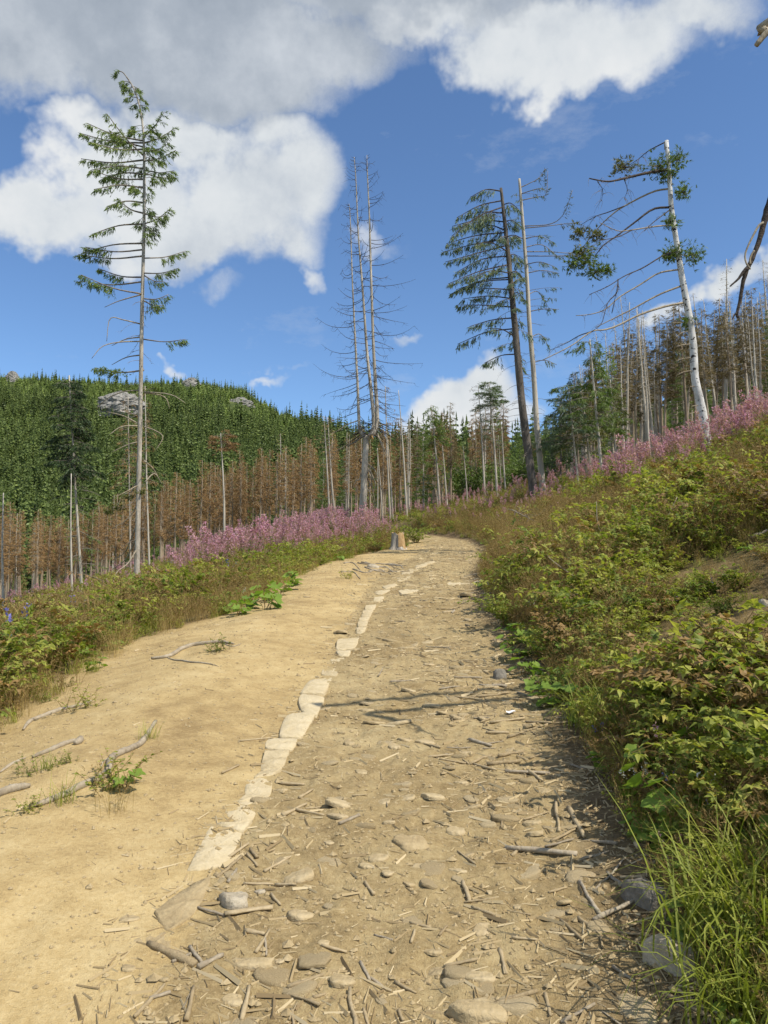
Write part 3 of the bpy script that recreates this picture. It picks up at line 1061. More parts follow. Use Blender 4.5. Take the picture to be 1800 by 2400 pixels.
def tall_spruce():
    t = Tree('spruce', 'tallest lone spruce with sparse green drooping branches and thin pale trunk', 'tree',
             [(320, 1368), (323, 1250), (326, 1100), (330, 900), (333, 720), (337, 560), (338, 420), (337, 330), (330, 262), (316, 213), (302, 187), (289, 170)], 31, .125, .012, 'bark')
    # top whip
    t.limb_px([(302, 188), (288, 170), (276, 168), (268, 178)], 3, needle='spruce', t0=.4, reach=.25, step=.03)
    t.limbs(262, 190, 16, .5, .35, .35, .1, -.5, 'spruce', .2, hang=.7, reach=.3, step=.035, dens=9)
    k = dict(needle='spruce', hang=.8, reach=.6, step=.036, dens=10, cl=.16, cw=.026)
    for (py, ex, ey, t0) in [(330, 205, 285, .3), (335, 187, 308, .35), (350, 215, 330, .2), (375, 190, 368, .3), (395, 212, 395, .25), (408, 240, 415, .3), (420, 222, 398, .3),
                             (365, 250, 262, .3), (345, 255, 300, .2), (440, 220, 440, .5), (475, 250, 480, .45), (500, 275, 462, .4), (525, 216, 545, .55), (570, 190, 590, .55),
                             (600, 184, 592, .5), (585, 200, 575, .5), (660, 186, 655, .45), (690, 190, 640, .45), (650, 230, 625, .4), (868, 222, 858, .5)]:
        mx, my = (338 + ex) / 2, (py + ey) / 2 + (10 if ey < py else -6)
        t.limb_px([(337, py), (mx, my), (ex, ey + 4)], 4.5, depth=rng.uniform(-1.4, 1.4), t0=t0, **k)
    for (py, ex, ey, t0) in [(320, 385, 262, .35), (335, 410, 300, .4), (355, 398, 335, .4), (378, 412, 352, .35), (398, 408, 400, .35), (405, 410, 415, .5), (500, 392, 505, .2), (525, 398, 490, .2),
                             (605, 435, 588, .3), (640, 420, 628, .3), (645, 385, 660, .1), (700, 395, 690, .1), (705, 385, 715, .1), (795, 435, 795, .5), (530, 370, 540, .1)]:
        mx, my = (338 + ex) / 2, (py + ey) / 2 + 6
        t.limb_px([(337, py), (mx, my), (ex, ey)], 3.5, depth=rng.uniform(-1.2, 1.2), t0=t0, **k)
    t.limbs(560, 290, 34, .9, .7, .9, .15, -.3, 'spruce', .25, hang=.6, reach=.45, step=.045, dens=11, r=.014)
    # bare crooked limbs below
    for pp in [[(333, 690), (280, 705), (245, 720)], [(332, 760), (290, 750), (258, 747), (250, 800)], [(331, 790), (295, 795), (262, 810)], [(331, 800), (280, 802), (240, 812), (215, 840)],
               [(330, 832), (295, 838), (262, 855)], [(330, 915), (290, 918), (250, 935), (225, 960)], [(329, 996), (290, 975), (250, 965)], [(328, 998), (285, 1000), (255, 1020)],
               [(329, 1035), (300, 1042), (262, 1060)], [(328, 1110), (310, 1150), (285, 1165), (268, 1218)], [(327, 1135), (300, 1150), (270, 1165)], [(340, 1130), (362, 1110), (380, 1135)],
               [(338, 1000), (365, 1010), (382, 1025), (365, 1055)], [(338, 920), (385, 930), (398, 958)], [(337, 918), (400, 925), (435, 945)], [(324, 1220), (295, 1290), (262, 1315)],
               [(324, 1250), (295, 1310), (262, 1335)], [(338, 1080), (360, 1100), (376, 1130)], [(325, 1280), (300, 1320), (275, 1340), (265, 1365)], [(324, 1180), (300, 1215), (262, 1240)]]:
        t.limb_px(pp, 3.6, 'wood_grey', depth=rng.uniform(-1, 1))
    t.limbs(1340, 700, 60, 1.0, .6, .8, -.2, -.7, None, r=.012, twigs=3)
    for (x, y, r) in [(270, 872, 26), (240, 868, 16), (362, 910, 26), (270, 1190, 24), (295, 1165, 18), (255, 1200, 12), (330, 1155, 14)]:
        t.tuft(x, y, r, 'spruce_yellow' if y > 1000 else 'spruce', flat=.35)
    t.done()


def trident():
    t = Tree('dead_spruce', 'dead three stemmed spruce forking at head height above a stout grey trunk', 'tree',
             [(848, 1262), (849, 1221), (851, 1180), (853, 1144), (855, 1098), (857, 1055), (858, 1021)], 37, .20, .13, 'bark', twig='twig_dark')
    stems = [[(858, 1030), (850, 1018), (843, 1003), (841, 980), (838, 900), (833, 806), (826, 662), (821, 517), (818, 478)],
             [(858, 1030), (868, 1018), (876, 990), (868, 900), (860, 824), (850, 680), (840, 553), (834, 420), (830, 368)],
             [(860, 1028), (878, 1012), (884, 985), (880, 900), (875, 806), (869, 626), (866, 517), (861, 408), (860, 364)]]
    fr = []
    for pp, r in zip(stems, (.125, .135, .145)):
        ln = smooth_line(wline(pp, 37), 30)
        mb = MB()
        mb.tube(ln, r + (.012 - r) * np.linspace(0, 1, 30) ** .8, 10, wob=.05)
        obj('stem', mb.mesh('stem', M['bark'], origin=t.o), t.root)
        fr.append(ln)
    # bare upswept limbs of the three tops
    keep = t.trunk
    for si, ln in enumerate(fr):
        for i in range(105):
            f = .14 + .86 * ((i + rng.random()) / 105)
            z = sample(ln, f)
            az = rng.uniform(0, 6.283)
            c = math.cos(az)
            if (si == 0 and c > .2) or (si == 2 and c < -.2):
                if rng.random() < .55: continue
            env = min(1, (1 - f) * 2.2) * min(1, .45 + f)
            L = (2.3 if (si == 0) == (c < 0) else 1.7) * env * rng.uniform(.4, 1.1) + .15
            up = np.interp(f, [.1, .4, .65, 1], [-.55, -.35, -.15, .15])
            b = curve(z, az, L, up + rng.normal(0, .1), up + np.interp(f, [.1, .5, .75, 1], [-.1, .35, 1.0, .5]) + rng.normal(0, .2), 8, .04)
            t.wood.tube(b, np.linspace(.017, .004, 8) * (1 if f < .8 else .7), 4, False)
            for q in range(int(7 * env)):
                tt = rng.uniform(.25, 1)
                tb = curve(sample(b, tt), az + rng.normal(0, .9), rng.uniform(.12, .4), rng.uniform(-1.2, -.1), rng.uniform(-1.3, 0), 3)
                t.wood.tube(tb, [.006, .004, .002], 3, False)
    for pp, w in [([(855, 1015), (835, 1035), (810, 1045), (785, 1059)], 4), ([(855, 1022), (838, 1030), (815, 1048)], 4), ([(850, 1012), (832, 1018), (812, 1010)], 3),
                  ([(868, 1015), (885, 1022), (893, 1040), (908, 1078)], 4), ([(884, 1015), (900, 1050), (912, 1080)], 3), ([(863, 1088), (875, 1098), (882, 1110), (881, 1122), (892, 1140), (894, 1148)], 4),
                  ([(856, 1110), (864, 1128), (872, 1142)], 3.5), ([(846, 1110), (842, 1124), (834, 1128), (826, 1144)], 3.5), ([(847, 1085), (842, 1078), (848, 1074)], 3),
                  ([(865, 1100), (875, 1120), (880, 1138), (872, 1160)], 4), ([(858, 1140), (872, 1165), (880, 1195)], 3), ([(870, 998), (900, 996), (935, 998), (965, 1001)], 3),
                  ([(862, 1095), (866, 1110), (874, 1125)], 3), ([(868, 1100), (872, 1140), (884, 1200), (888, 1225)], 3), ([(841, 985), (815, 995), (790, 1010), (776, 1018)], 3)]:
        t.limb_px(pp, w, 'wood_grey' if rng.random() < .5 else 'twig_dark', depth=rng.uniform(-.6, .6))
    # strip of bare orange wood where the bark has gone
    ln = smooth_line(wline([(844.5, 1264), (844.5, 1240), (846, 1215), (848, 1200)], 36.86), 14)
    mb = MB(); mb.tube(ln, np.linspace(.12, .03, 14), 8, wob=.1)
    obj('bare_wood', mb.mesh('bare_wood', M['wood_fresh'], origin=t.o), t.root, label='bare orange wood where bark is stripped')
    mb = MB(); mb.tube(wline([(868, 1020), (875, 1030)], 36.85), [.09, .03], 7, wob=.15)
    obj('bare_wood', mb.mesh('bare_wood', M['wood_fresh'], origin=t.o), t.root)
    t.done()


def twins():
    t = Tree('spruce', 'dark trunked spruce of the leaning pair, grey green boughs hanging to one side', 'tree',
             [(1260, 1192), (1245, 1110), (1224, 951), (1212, 821), (1203, 724), (1195, 637), (1188, 570), (1181, 502), (1174, 441)], 33, .20, .06, 'bark_dark')
    k = dict(needle='spruce_blue', hang=1.0, reach=.7, step=.034, dens=9, cl=.17, cw=.026)
    for (py, ex, ey, t0) in [(448, 1100, 462, .2), (470, 1058, 508, .25), (485, 1070, 520, .2), (500, 1090, 500, .1), (520, 1062, 545, .3), (545, 1045, 560, .3), (560, 1036, 585, .35), (575, 1048, 600, .3),
                             (600, 1062, 615, .3), (620, 1052, 650, .4), (650, 1045, 672, .4), (655, 1075, 665, .3), (700, 1085, 705, .35), (720, 1082, 720, .4), (745, 1100, 740, .45), (770, 1070, 795, .6),
                             (790, 1130, 790, .4), (830, 1135, 860, .5), (640, 1110, 640, .2), (590, 1100, 580, .2), (540, 1110, 540, .1), (680, 1120, 690, .3)]:
        x0 = np.interp(py, [441, 570, 724, 951], [1174, 1188, 1203, 1224])
        ex, ey = ex + rng.normal(0, 9), ey + rng.normal(4, 13)
        k['hang'] = rng.uniform(.5, 1.5)
        mx, my = (x0 + ex) / 2, (py + ey) / 2 - rng.uniform(0, 14)
        t.limb_px([(x0, py), (mx, my), (ex, ey)], 3.6, 'twig_dark', depth=rng.uniform(-2, 2), t0=t0, **k)
    for (py, ex, ey) in [(480, 1215, 490), (520, 1218, 530), (555, 1225, 560), (600, 1222, 612), (640, 1225, 650), (690, 1228, 700)]:
        x0 = np.interp(py, [441, 570, 724, 951], [1174, 1188, 1203, 1224])
        t.limb_px([(x0, py), ((x0 + ex) / 2, py - 4), (ex, ey)], 3, 'twig_dark', depth=rng.uniform(-1.5, 1.5), t0=.2, **k)
    t.limbs(850, 480, 30, 1.4, .7, 1.2, -.1, -.5, 'spruce_blue', .3, hang=.9, reach=.6, step=.05, dens=10, r=.014)
    t.limbs(1120, 820, 34, 1.5, .8, 1.0, .25, -.9, None, r=.013, twigs=3)
    t.limbs(1185, 900, 16, .9, .5, .6, -.1, -.4, None, r=.012)
    t.done()
    t = Tree('dead_spruce', 'pale trunked spruce of the leaning pair with thin brownish boughs', 'tree',
             [(1277, 1195), (1268, 1100), (1258, 999), (1251, 879), (1241, 763), (1236, 666), (1229, 570), (1221, 469), (1217, 419)], 34, .15, .05, 'bark_pale')
    k = dict(needle='spruce_yellow', hang=.5, reach=.4, step=.06, dens=6, cl=.15, cw=.018)
    for (py, pts, t0) in [(440, [(1240, 430), (1262, 418), (1278, 395)], .4), (455, [(1250, 445), (1272, 440)], .4), (470, [(1255, 462), (1280, 455), (1284, 400)], .5), (530, [(1290, 525), (1322, 500), (1342, 445)], .6),
                          (535, [(1280, 530), (1320, 525), (1365, 520)], .6), (590, [(1290, 590), (1345, 592), (1400, 570)], .5), (600, [(1300, 600), (1352, 598)], .5)]:
        x0 = np.interp(py, [419, 570, 666, 879], [1217, 1229, 1236, 1251])
        t.limb_px([(x0, py)] + pts, 2.6, depth=rng.uniform(-1.2, 1.2), t0=t0, **k)
    k['needle'] = 'spruce_blue'; k['dens'] = 10; k['hang'] = .9
    for (py, ex, ey) in [(560, 1300, 570), (580, 1312, 605), (620, 1300, 625), (640, 1310, 640), (690, 1285, 720), (730, 1310, 725), (790, 1290, 820), (660, 1195, 670), (560, 1180, 570), (850, 1305, 855)]:
        x0 = np.interp(py, [419, 570, 666, 879], [1217, 1229, 1236, 1251])
        t.limb_px([(x0, py), ((x0 + ex) / 2, py - 6), (ex, ey)], 2.6, depth=rng.uniform(-1.5, 1.5), t0=.45, **k)
    t.limbs(800, 450, 34, .7, 1.3, .9, .1, -.1, 'spruce_blue', .5, .6, hang=.6, reach=.35, step=.07, dens=3, r=.012, cw=.035, twigs=3)
    t.limbs(1180, 780, 44, .6, .8, .7, .1, -.5, None, r=.011, twigs=2)
    t.done()


def silver_tree():
    t = Tree('fir', 'leaning silver barked fir with snapped top and bare limbs sweeping left', 'tree',
             [(1662, 1072), (1654, 1031), (1647, 974), (1638, 930), (1628, 881), (1624, 800), (1610, 715), (1598, 647), (1586, 570), (1574, 493), (1569, 420), (1562, 330)], 20, .135, .05, 'silver')
    q = lambda pts: [(1000 + .4822 * a, 300 + .4822 * b) for a, b in pts]
    L = [([(1160, 68), (1080, 110), (1030, 150), (985, 180)], 3), ([(1180, 200), (1065, 220), (960, 245), (880, 260), (790, 245)], 8), ([(1185, 295), (1100, 310), (960, 380), (890, 430), (830, 490), (760, 580)], 5),
         ([(1190, 385), (1100, 395), (1010, 460), (930, 520), (860, 570), (820, 620)], 6), ([(1200, 470), (1100, 480), (1000, 495), (930, 500), (840, 460)], 4), ([(1185, 395), (1100, 460), (1060, 500)], 3),
         ([(1215, 600), (1150, 620), (1050, 680), (960, 720), (880, 770), (790, 810)], 4), ([(1235, 687), (1130, 705), (1040, 760), (940, 820), (870, 880), (800, 905), (725, 912)], 4.5),
         ([(1245, 765), (1130, 810), (1000, 880), (900, 930), (820, 970)], 5), ([(1255, 848), (1150, 870), (1030, 910), (940, 955), (870, 980), (800, 990), (700, 1060), (560, 1130)], 6),
         ([(960, 380), (880, 410), (820, 430), (750, 470)], 3), ([(1000, 495), (940, 525), (880, 540), (810, 548)], 3), ([(930, 735), (925, 800), (880, 850), (850, 950), (800, 990)], 3),
         ([(800, 990), (740, 1010), (680, 1045), (600, 1080)], 3), ([(830, 260), (855, 300), (850, 355)], 2), ([(960, 250), (975, 300), (960, 345)], 2), ([(900, 900), (915, 830), (930, 745)], 2)]
    ends = []
    for pp, w in L:
        ends.append((t.limb_px(q(pp), w, 'wood_grey' if w > 3.2 and rng.random() < .6 else 'twig_dark', depth=rng.uniform(-1.0, 1.2)), t.last))
    for ln, bo in ends:
        tw = MB()
        for i in range(9):
            b = curve(sample(ln, rng.uniform(.35, 1)), rng.uniform(0, 6.28), rng.uniform(.15, .55), rng.uniform(-1, .2), -1.0, 5, .15)
            tw.tube(b, np.linspace(.006, .002, 5), 3, False)
        obj('twigs', tw.mesh('twigs', M['twig'], origin=t.o), bo, kind='stuff')
    for (x, y, r, m) in [(1130, 185, 78, 'spruce'), (1215, 150, 55, 'spruce'), (1175, 230, 60, 'spruce'), (1245, 310, 52, 'spruce'), (1190, 460, 50, 'spruce'), (1210, 600, 66, 'spruce'), (1290, 620, 76, 'spruce'), (1180, 620, 40, 'spruce'),
                         (1265, 945, 34, 'spruce'), (960, 190, 75, 'spruce_yellow'), (780, 650, 85, 'spruce'), (720, 660, 60, 'spruce'), (820, 700, 55, 'spruce'), (740, 510, 55, 'spruce_yellow'), (830, 520, 45, 'spruce_yellow'),
                         (750, 610, 55, 'spruce_yellow'), (880, 690, 30, 'spruce')]:
        a, b = 1000 + .4822 * x, 300 + .4822 * y
        t.tuft(a, b, r * .4822, m, n=int(14 + r * 1.05))
    for (py, dx, dy) in [(806, -30, 6), (838, -34, 8), (868, -34, 12), (950, -14, 3), (965, -22, 6), (985, -8, 1), (1012, -14, 2), (905, -8, 2), (775, -28, 16), (755, -32, 2)]:
        x0 = float(np.interp(py, [715, 800, 881, 930, 974, 1031], [1610, 1624, 1628, 1638, 1647, 1654]))
        t.limb_px([(x0, py), (x0 - 8 + dx * .5, py + dy * .3), (x0 - 8 + dx, py + dy)], 2.4, 'wood_grey', depth=-.3, name='stub')
    # splintered top
    for dx, w in ((-4, 4), (2, 4), (4, 3)):
        t.limb_px([(1563 + dx, 350), (1561 + dx, 326 + abs(dx) * 2)], w, 'wood_grey', name='splinter')
    t.done()


def overhang_tree():
    """the dead tree just outside the frame whose limbs hang into view and shade the path"""
    d = 4.5
    x, y = 7.0, 4.1
    g = float(H0(x, y))
    root = thing('dead_tree', 'dead tree beside the path whose dark bare limbs hang into view', 'tree', (x, y, g))
    o = np.array([x, y, g])
    tr = np.array([[x, y, g - .3], [x - .05, y, g + 1.2], [x - .2, y + .1, g + 2.8], [x - .35, y + .1, g + 4.4]])
    tr = smooth_line(tr, 20)
    mb = MB(); mb.tube(tr, np.linspace(.17, .09, 20), 12, wob=.06)
    obj('trunk', mb.mesh('trunk', M['bark'], origin=o), root)
    q = lambda pts: [(1680 + a * .1536, 440 + b * .1536) for a, b in pts]
    main = [W(*p, d) for p in q([(320, 1990), (310, 1900), (350, 1750), (380, 1560), (410, 1400), (460, 1250), (510, 1150), (590, 960), (650, 800), (700, 600), (740, 470), (800, 260), (1000, -250)])]
    main = main[::-1]
    start = sample(tr, .93)
    ln = smooth_line(np.vstack([[start], [start * .6 + W(1990, 60, 4.4) * .4 + np.array([0, 0, .15])], [W(1990, 60, 4.4)], [W(1895, 262, 4.45)], main]), 46)
    mb = MB(); mb.tube(ln, np.interp(np.linspace(0, 1, 46), [0, .35, .5, .8, 1], [.04, .02, .0145, .011, .007]), 9, wob=.12)
    limb = obj('branch', mb.mesh('branch', M['twig_dark'], origin=o), root, label='dark drooping bare limb')
    for pts, w0, w1, m in [([(460, 1230), (380, 1320), (320, 1400), (200, 1505)], .012, .004, 'twig_dark'), ([(710, 530), (640, 580), (560, 720), (480, 880), (430, 1030), (450, 1150), (515, 1245)], .007, .004, 'wood_grey'),
                           ([(570, 960), (530, 1020), (505, 1100), (515, 1165)], .006, .005, 'wood_grey'), ([(320, 1890), (265, 1950), (235, 2010)], .007, .003, 'twig_dark')]:
        l2 = smooth_line([W(*p, d - .03) for p in q(pts)], 14)
        mb = MB(); mb.tube(l2, np.linspace(w0, w1, 14), 7, wob=.1)
        obj('twig', mb.mesh('twig', M[m], origin=o), limb)
    l3 = smooth_line(np.vstack([[sample(tr, .98)], [sample(tr, .98) * .5 + W(1900, -40, d) * .5 + np.array([0, 0, .2])], [W(1860, 10, d)], [W(1800, 72, d)], [W(1773, 106, d)]]), 20)
    mb = MB(); mb.tube(l3, np.linspace(.04, .014, 20), 8, wob=.1)
    obj('branch', mb.mesh('branch', M['wood_grey'], origin=o), root, label='short broken pale limb end')


def thin_trees():
    """pale thin trunks standing free in front of the brown stands"""
    rows = [  # base px, top px, d, radius, crown kind, label
        ((191, 1372), (162, 880), 38, .10, 'dark', 'pale thin trunk with dark green tuft crown beside the tallest spruce'),
        ((169, 1395), (167, 1110), 36, .075, 'bare', 'short bare trunk stub beside the dark tufted tree'),
        ((8, 1420), (8, 1155), 40, .10, 'uptwig', 'bare pale snag with upswept twigs at the wood edge'),
        ((350, 1330), (340, 905), 46, .085, 'brown', 'thin dead spruce with brown needles just behind the tallest spruce'),
        ((306, 1340), (300, 930), 44, .07, 'brown', 'slim brown crowned dead spruce hidden partly by the tallest spruce'),
        ((526, 1300), (517, 1015), 55, .10, 'flat', 'bare trunk with flat rusty brown umbrella top over the fireweed'),
        ((776, 1268), (759, 975), 48, .075, 'wisp', 'slender bare trunk of a close pair left of the forked tree'),
        ((790, 1258), (768, 978), 50, .075, 'wisp', 'slender bare trunk with reddish wispy tip in the close pair'),
        ((884, 1262), (885, 1050), 44, .05, 'bare', 'thin bare pole beside the forked tree trunk'),
        ((899, 1248), (884, 1050), 46, .06, 'bare', 'thin leaning bare pole behind the forked tree'),
        ((917, 1250), (903, 905), 46, .075, 'wisp', 'wispy reddish dead spruce right behind the forked tree'),
        ((923, 1252), (909, 1030), 47, .07, 'bare', 'bare pole paired with the wispy reddish spruce'),
        ((956, 1246), (934, 915), 45, .075, 'bare', 'tall bare grey pole left of the path end'),
        ((1034, 1232), (1010, 950), 46, .085, 'greentop', 'thin trunk with small green spruce top above the path end'),
        ((1051, 1224), (1037, 1045), 46, .085, 'bare', 'bare pole right beside the green topped thin trunk'),
        ((1028, 1236), (1023, 1150), 44, .06, 'bare', 'short bare snag at the path end'),
        ((1097, 1212), (1085, 1045), 46, .06, 'bare', 'thin bare pole in front of the round green bush'),
        ((1139, 1206), (1121, 905), 46, .075, 'twiggy', 'twiggy bare dead spruce before the white cloud'),
        ((1168, 1200), (1146, 895), 46, .085, 'layered', 'slim spruce with layered dark crown before the white cloud'),
        ((1189, 1192), (1176, 1000), 46, .065, 'bare', 'bare pole left of the leaning pair'),
        ((1178, 1195), (1168, 1020), 48, .05, 'wisp', 'thin wispy pole behind the slim layered spruce'),
        ((1145, 1206), (1138, 1090), 50, .045, 'bare', 'short thin pole among the trunks before the cloud'),
    ]
    for (b, tp, d, r, kind, lab) in rows:
        mid = ((b[0] + tp[0]) / 2 + rng.normal(0, 1.5), (b[1] + tp[1]) / 2)
        t = Tree('thin_tree', lab, 'tree', [b, mid, tp], d, r, r * .25, 'bark_pale')
        v0, v1 = b[1], tp[1]
        hgt = v0 - v1
        t.limbs(v0 - hgt * .1, v0 - hgt * .75, 22, .5, .5, .5, .05, -.4, None, r=.010)
        if kind == 'dark':
            t.limbs(1120, 885, 60, 1.7, 1.5, 1.6, .1, -.3, 'spruce_dark', .15, hang=.5, reach=.7, step=.045, dens=11, taper=.6, r=.016, cl=.2, cw=.034)
            t.limbs(1200, 930, 44, 1.4, .8, .9, -.1, -.3, None, r=.012, twigs=2)
            t.limbs(1330, 1080, 26, 1.0, 1.3, 1.2, 0, -.4, 'spruce', .3, .6, hang=.5, reach=.5, step=.07, dens=4)
        elif kind == 'brown':
            t.limbs(v0 - 150, v1, 60, 1.4, 1.3, 1.3, .1, -.4, 'brown_needle', .25, taper=.75, hang=.5, reach=.4, step=.08, dens=4, r=.012, cw=.017, cl=.2)
        elif kind == 'flat':
            t.limbs(v1 + 40, v1, 26, 1.2, 1.2, 1.2, .1, -.2, 'brown_needle', .2, hang=.3, reach=.5, step=.06, dens=9, r=.012, cl=.2)
            t.limbs(v1 + 150, v1 + 40, 20, 1.1, 1.1, 1.0, 0, -.4, 'brown_needle', .4, .7, hang=.4, reach=.3, step=.1, dens=3, r=.010)
        elif kind == 'uptwig':
            t.limbs(v0 - 60, v1, 26, 1.4, 2.2, 1.2, -.25, .5, None, r=.012, twigs=3)
        elif kind == 'wisp':
            t.limbs(v1 + 120, v1, 34, 1.1, 1.1, 1.0, .2, -.1, 'brown_needle', .3, .75, taper=.7, hang=.2, reach=.35, step=.1, dens=3, r=.009, cw=.022)
        elif kind == 'twiggy':
            t.limbs(v1 + 170, v1, 46, 1.5, 1.2, 1.2, .1, -.2, 'olive_needle', .3, .5, taper=.7, hang=.3, reach=.3, step=.1, dens=3, r=.010, cw=.022, twigs=2)
        elif kind == 'greentop':
            t.limbs(v1 + 85, v1, 42, 1.15, 1.15, 1.15, .0, -.3, 'spruce', .15, taper=.8, hang=.5, reach=.5, step=.05, dens=9, r=.012)
            t.limbs(v1 + 140, v1 + 80, 12, 1.2, .5, .8, -.1, -.4, 'spruce', .3, hang=.5, reach=.5, step=.06, dens=5)
        elif kind == 'layered':
            t.limbs(v1 + 60, v1, 40, 1.3, 1.3, 1.3, .25, -.05, 'spruce_blue', .12, taper=.75, hang=.15, reach=.6, step=.05, dens=9, r=.012)
            t.limbs(v1 + 150, v1 + 70, 26, .8, .7, .7, .1, -.2, 'spruce_blue', .2, hang=.3, reach=.4, step=.07, dens=4, r=.010)
        t.done()


def right_spruces():
    """green and yellowing spruces at the right of the leaning pair"""
    for (px, d, top, var, lab, wide) in [(1318, 41, 905, V_DARK[0], 'dense dark spruce standing right of the leaning pair', 1.15), (1295, 47, 985, V_DARK[1], 'short dark spruce behind the leaning pair', 1.1),
                                         (1352, 44, 860, V_DARK[2], 'dark spruce behind the thin yellowing spruces', 1.0), (1440, 42, 800, V_GREEN[1], 'green spruce at the edge of the brown stand above the bank', .9),
                                         (1275, 60, 1030, V_DARK[3], 'low dark spruce far behind the leaning pair', 1.3), (1220, 62, 1060, V_DARK[0], 'low dark spruce between the bare poles and the leaning pair', 1.4)]:
        x = (px - CX) / F * d
        base = 1350 - (float(H0(x, d)) - EYE) / d * F
        plant_tree(var, 'spruce', lab, 'tree', x, d, (base - top) / F * d, wide=wide)
    for (b, tp, d, r, m, lab, l) in [((1412, 1130), (1382, 795), 32, .10, 'spruce', 'thin trunked spruce with drooping green crown above the fireweed bank', 1.9),
                                     ((1385, 1110), (1362, 900), 34, .07, 'spruce_yellow', 'yellow green thin spruce beside the drooping green crowned one', 1.3),
                                     ((1355, 1130), (1332, 905), 33, .07, 'spruce_blue', 'slender spruce with one sided boughs right of the leaning pair', 1.7),
                                     ((1445, 1090), (1430, 890), 36, .07, 'spruce_yellow', 'bare stemmed spruce with yellowish boughs by the brown stand', 1.2)]:
        t = Tree('spruce', lab, 'tree', [b, ((b[0] + tp[0]) / 2, (b[1] + tp[1]) / 2), tp], d, r, r * .25, 'bark_pale')
        h = b[1] - tp[1]
        t.limbs(b[1] - h * .38, tp[1], 46, l * 1.25, l * .7, l, .12, -.35, m, .25, taper=.65, hang=.6, reach=.55, step=.055, dens=10, r=.013)
        t.limbs(b[1] - h * .1, b[1] - h * .5, 24, 1.3, .8, .9, .1, -.6, None, r=.011, twigs=2)
        t.done()


tall_spruce()
trident()
twins()
silver_tree()
overhang_tree()
thin_trees()
right_spruces()
#NEXT
# ------------------------------------------------------------------ stones set in the path
def lump(w, l, h, seed=0, flat=.5, blocky=.5):
    """an irregular half-buried stone, 1 unit = metres, base slightly below zero"""
    nu, nv = 14, 6
    a = np.linspace(0, 2 * math.pi, nu, endpoint=False)
    ph = np.linspace(-.45, math.pi / 2 * .93, nv)
    e = 1 + blocky
    ca, sa = np.cos(a), np.sin(a)
    rad = (np.abs(ca) ** (2 * e) + np.abs(sa) ** (2 * e)) ** (-1 / (2 * e))
    rad = rad * (1 + rng.normal(0, .06, nu)) * (1 + .22 * np.sign(rng.random(nu) - .6) * (rng.random(nu) < .35))
    rad = (rad + np.roll(rad, 1) * .4) / 1.4
    sq = flat
    V = []
    for p in ph:
        c = math.cos(p) ** sq if p > 0 else 1.0
        s = math.copysign(abs(math.sin(p)) ** .8, p)
        r = rad * c * (1 + rng.normal(0, .025, nu))
        V.append(np.stack([ca * r * w, sa * r * l, np.full(nu, s * h) + rng.normal(0, h * .05, nu)], -1))
    V = np.array(V).reshape(-1, 3)
    rough = fbm(V[:, 0] / w * 2.3 + seed, V[:, 1] / l * 2.3 + w * 99, 3, 14) * h * .35 * (V[:, 2] > h * .3)
    V[:, 2] += rough
    tx, ty = rng.normal(0, .14, 2)
    V[:, 2] += V[:, 0] * tx + V[:, 1] * ty
    f = []
    for i in range(nv - 1):
        for j in range(nu):
            f.append((i * nu + j, i * nu + (j + 1) % nu, (i + 1) * nu + (j + 1) % nu, (i + 1) * nu + j))
    top = np.vstack([V, V[(nv - 1) * nu:].mean(0) + [0, 0, h * .01]])
    tri = [((nv - 1) * nu + j, (nv - 1) * nu + (j + 1) % nu, nv * nu) for j in range(nu)]
    mb = MB()
    mb.add(top, f, tri)
    return mb


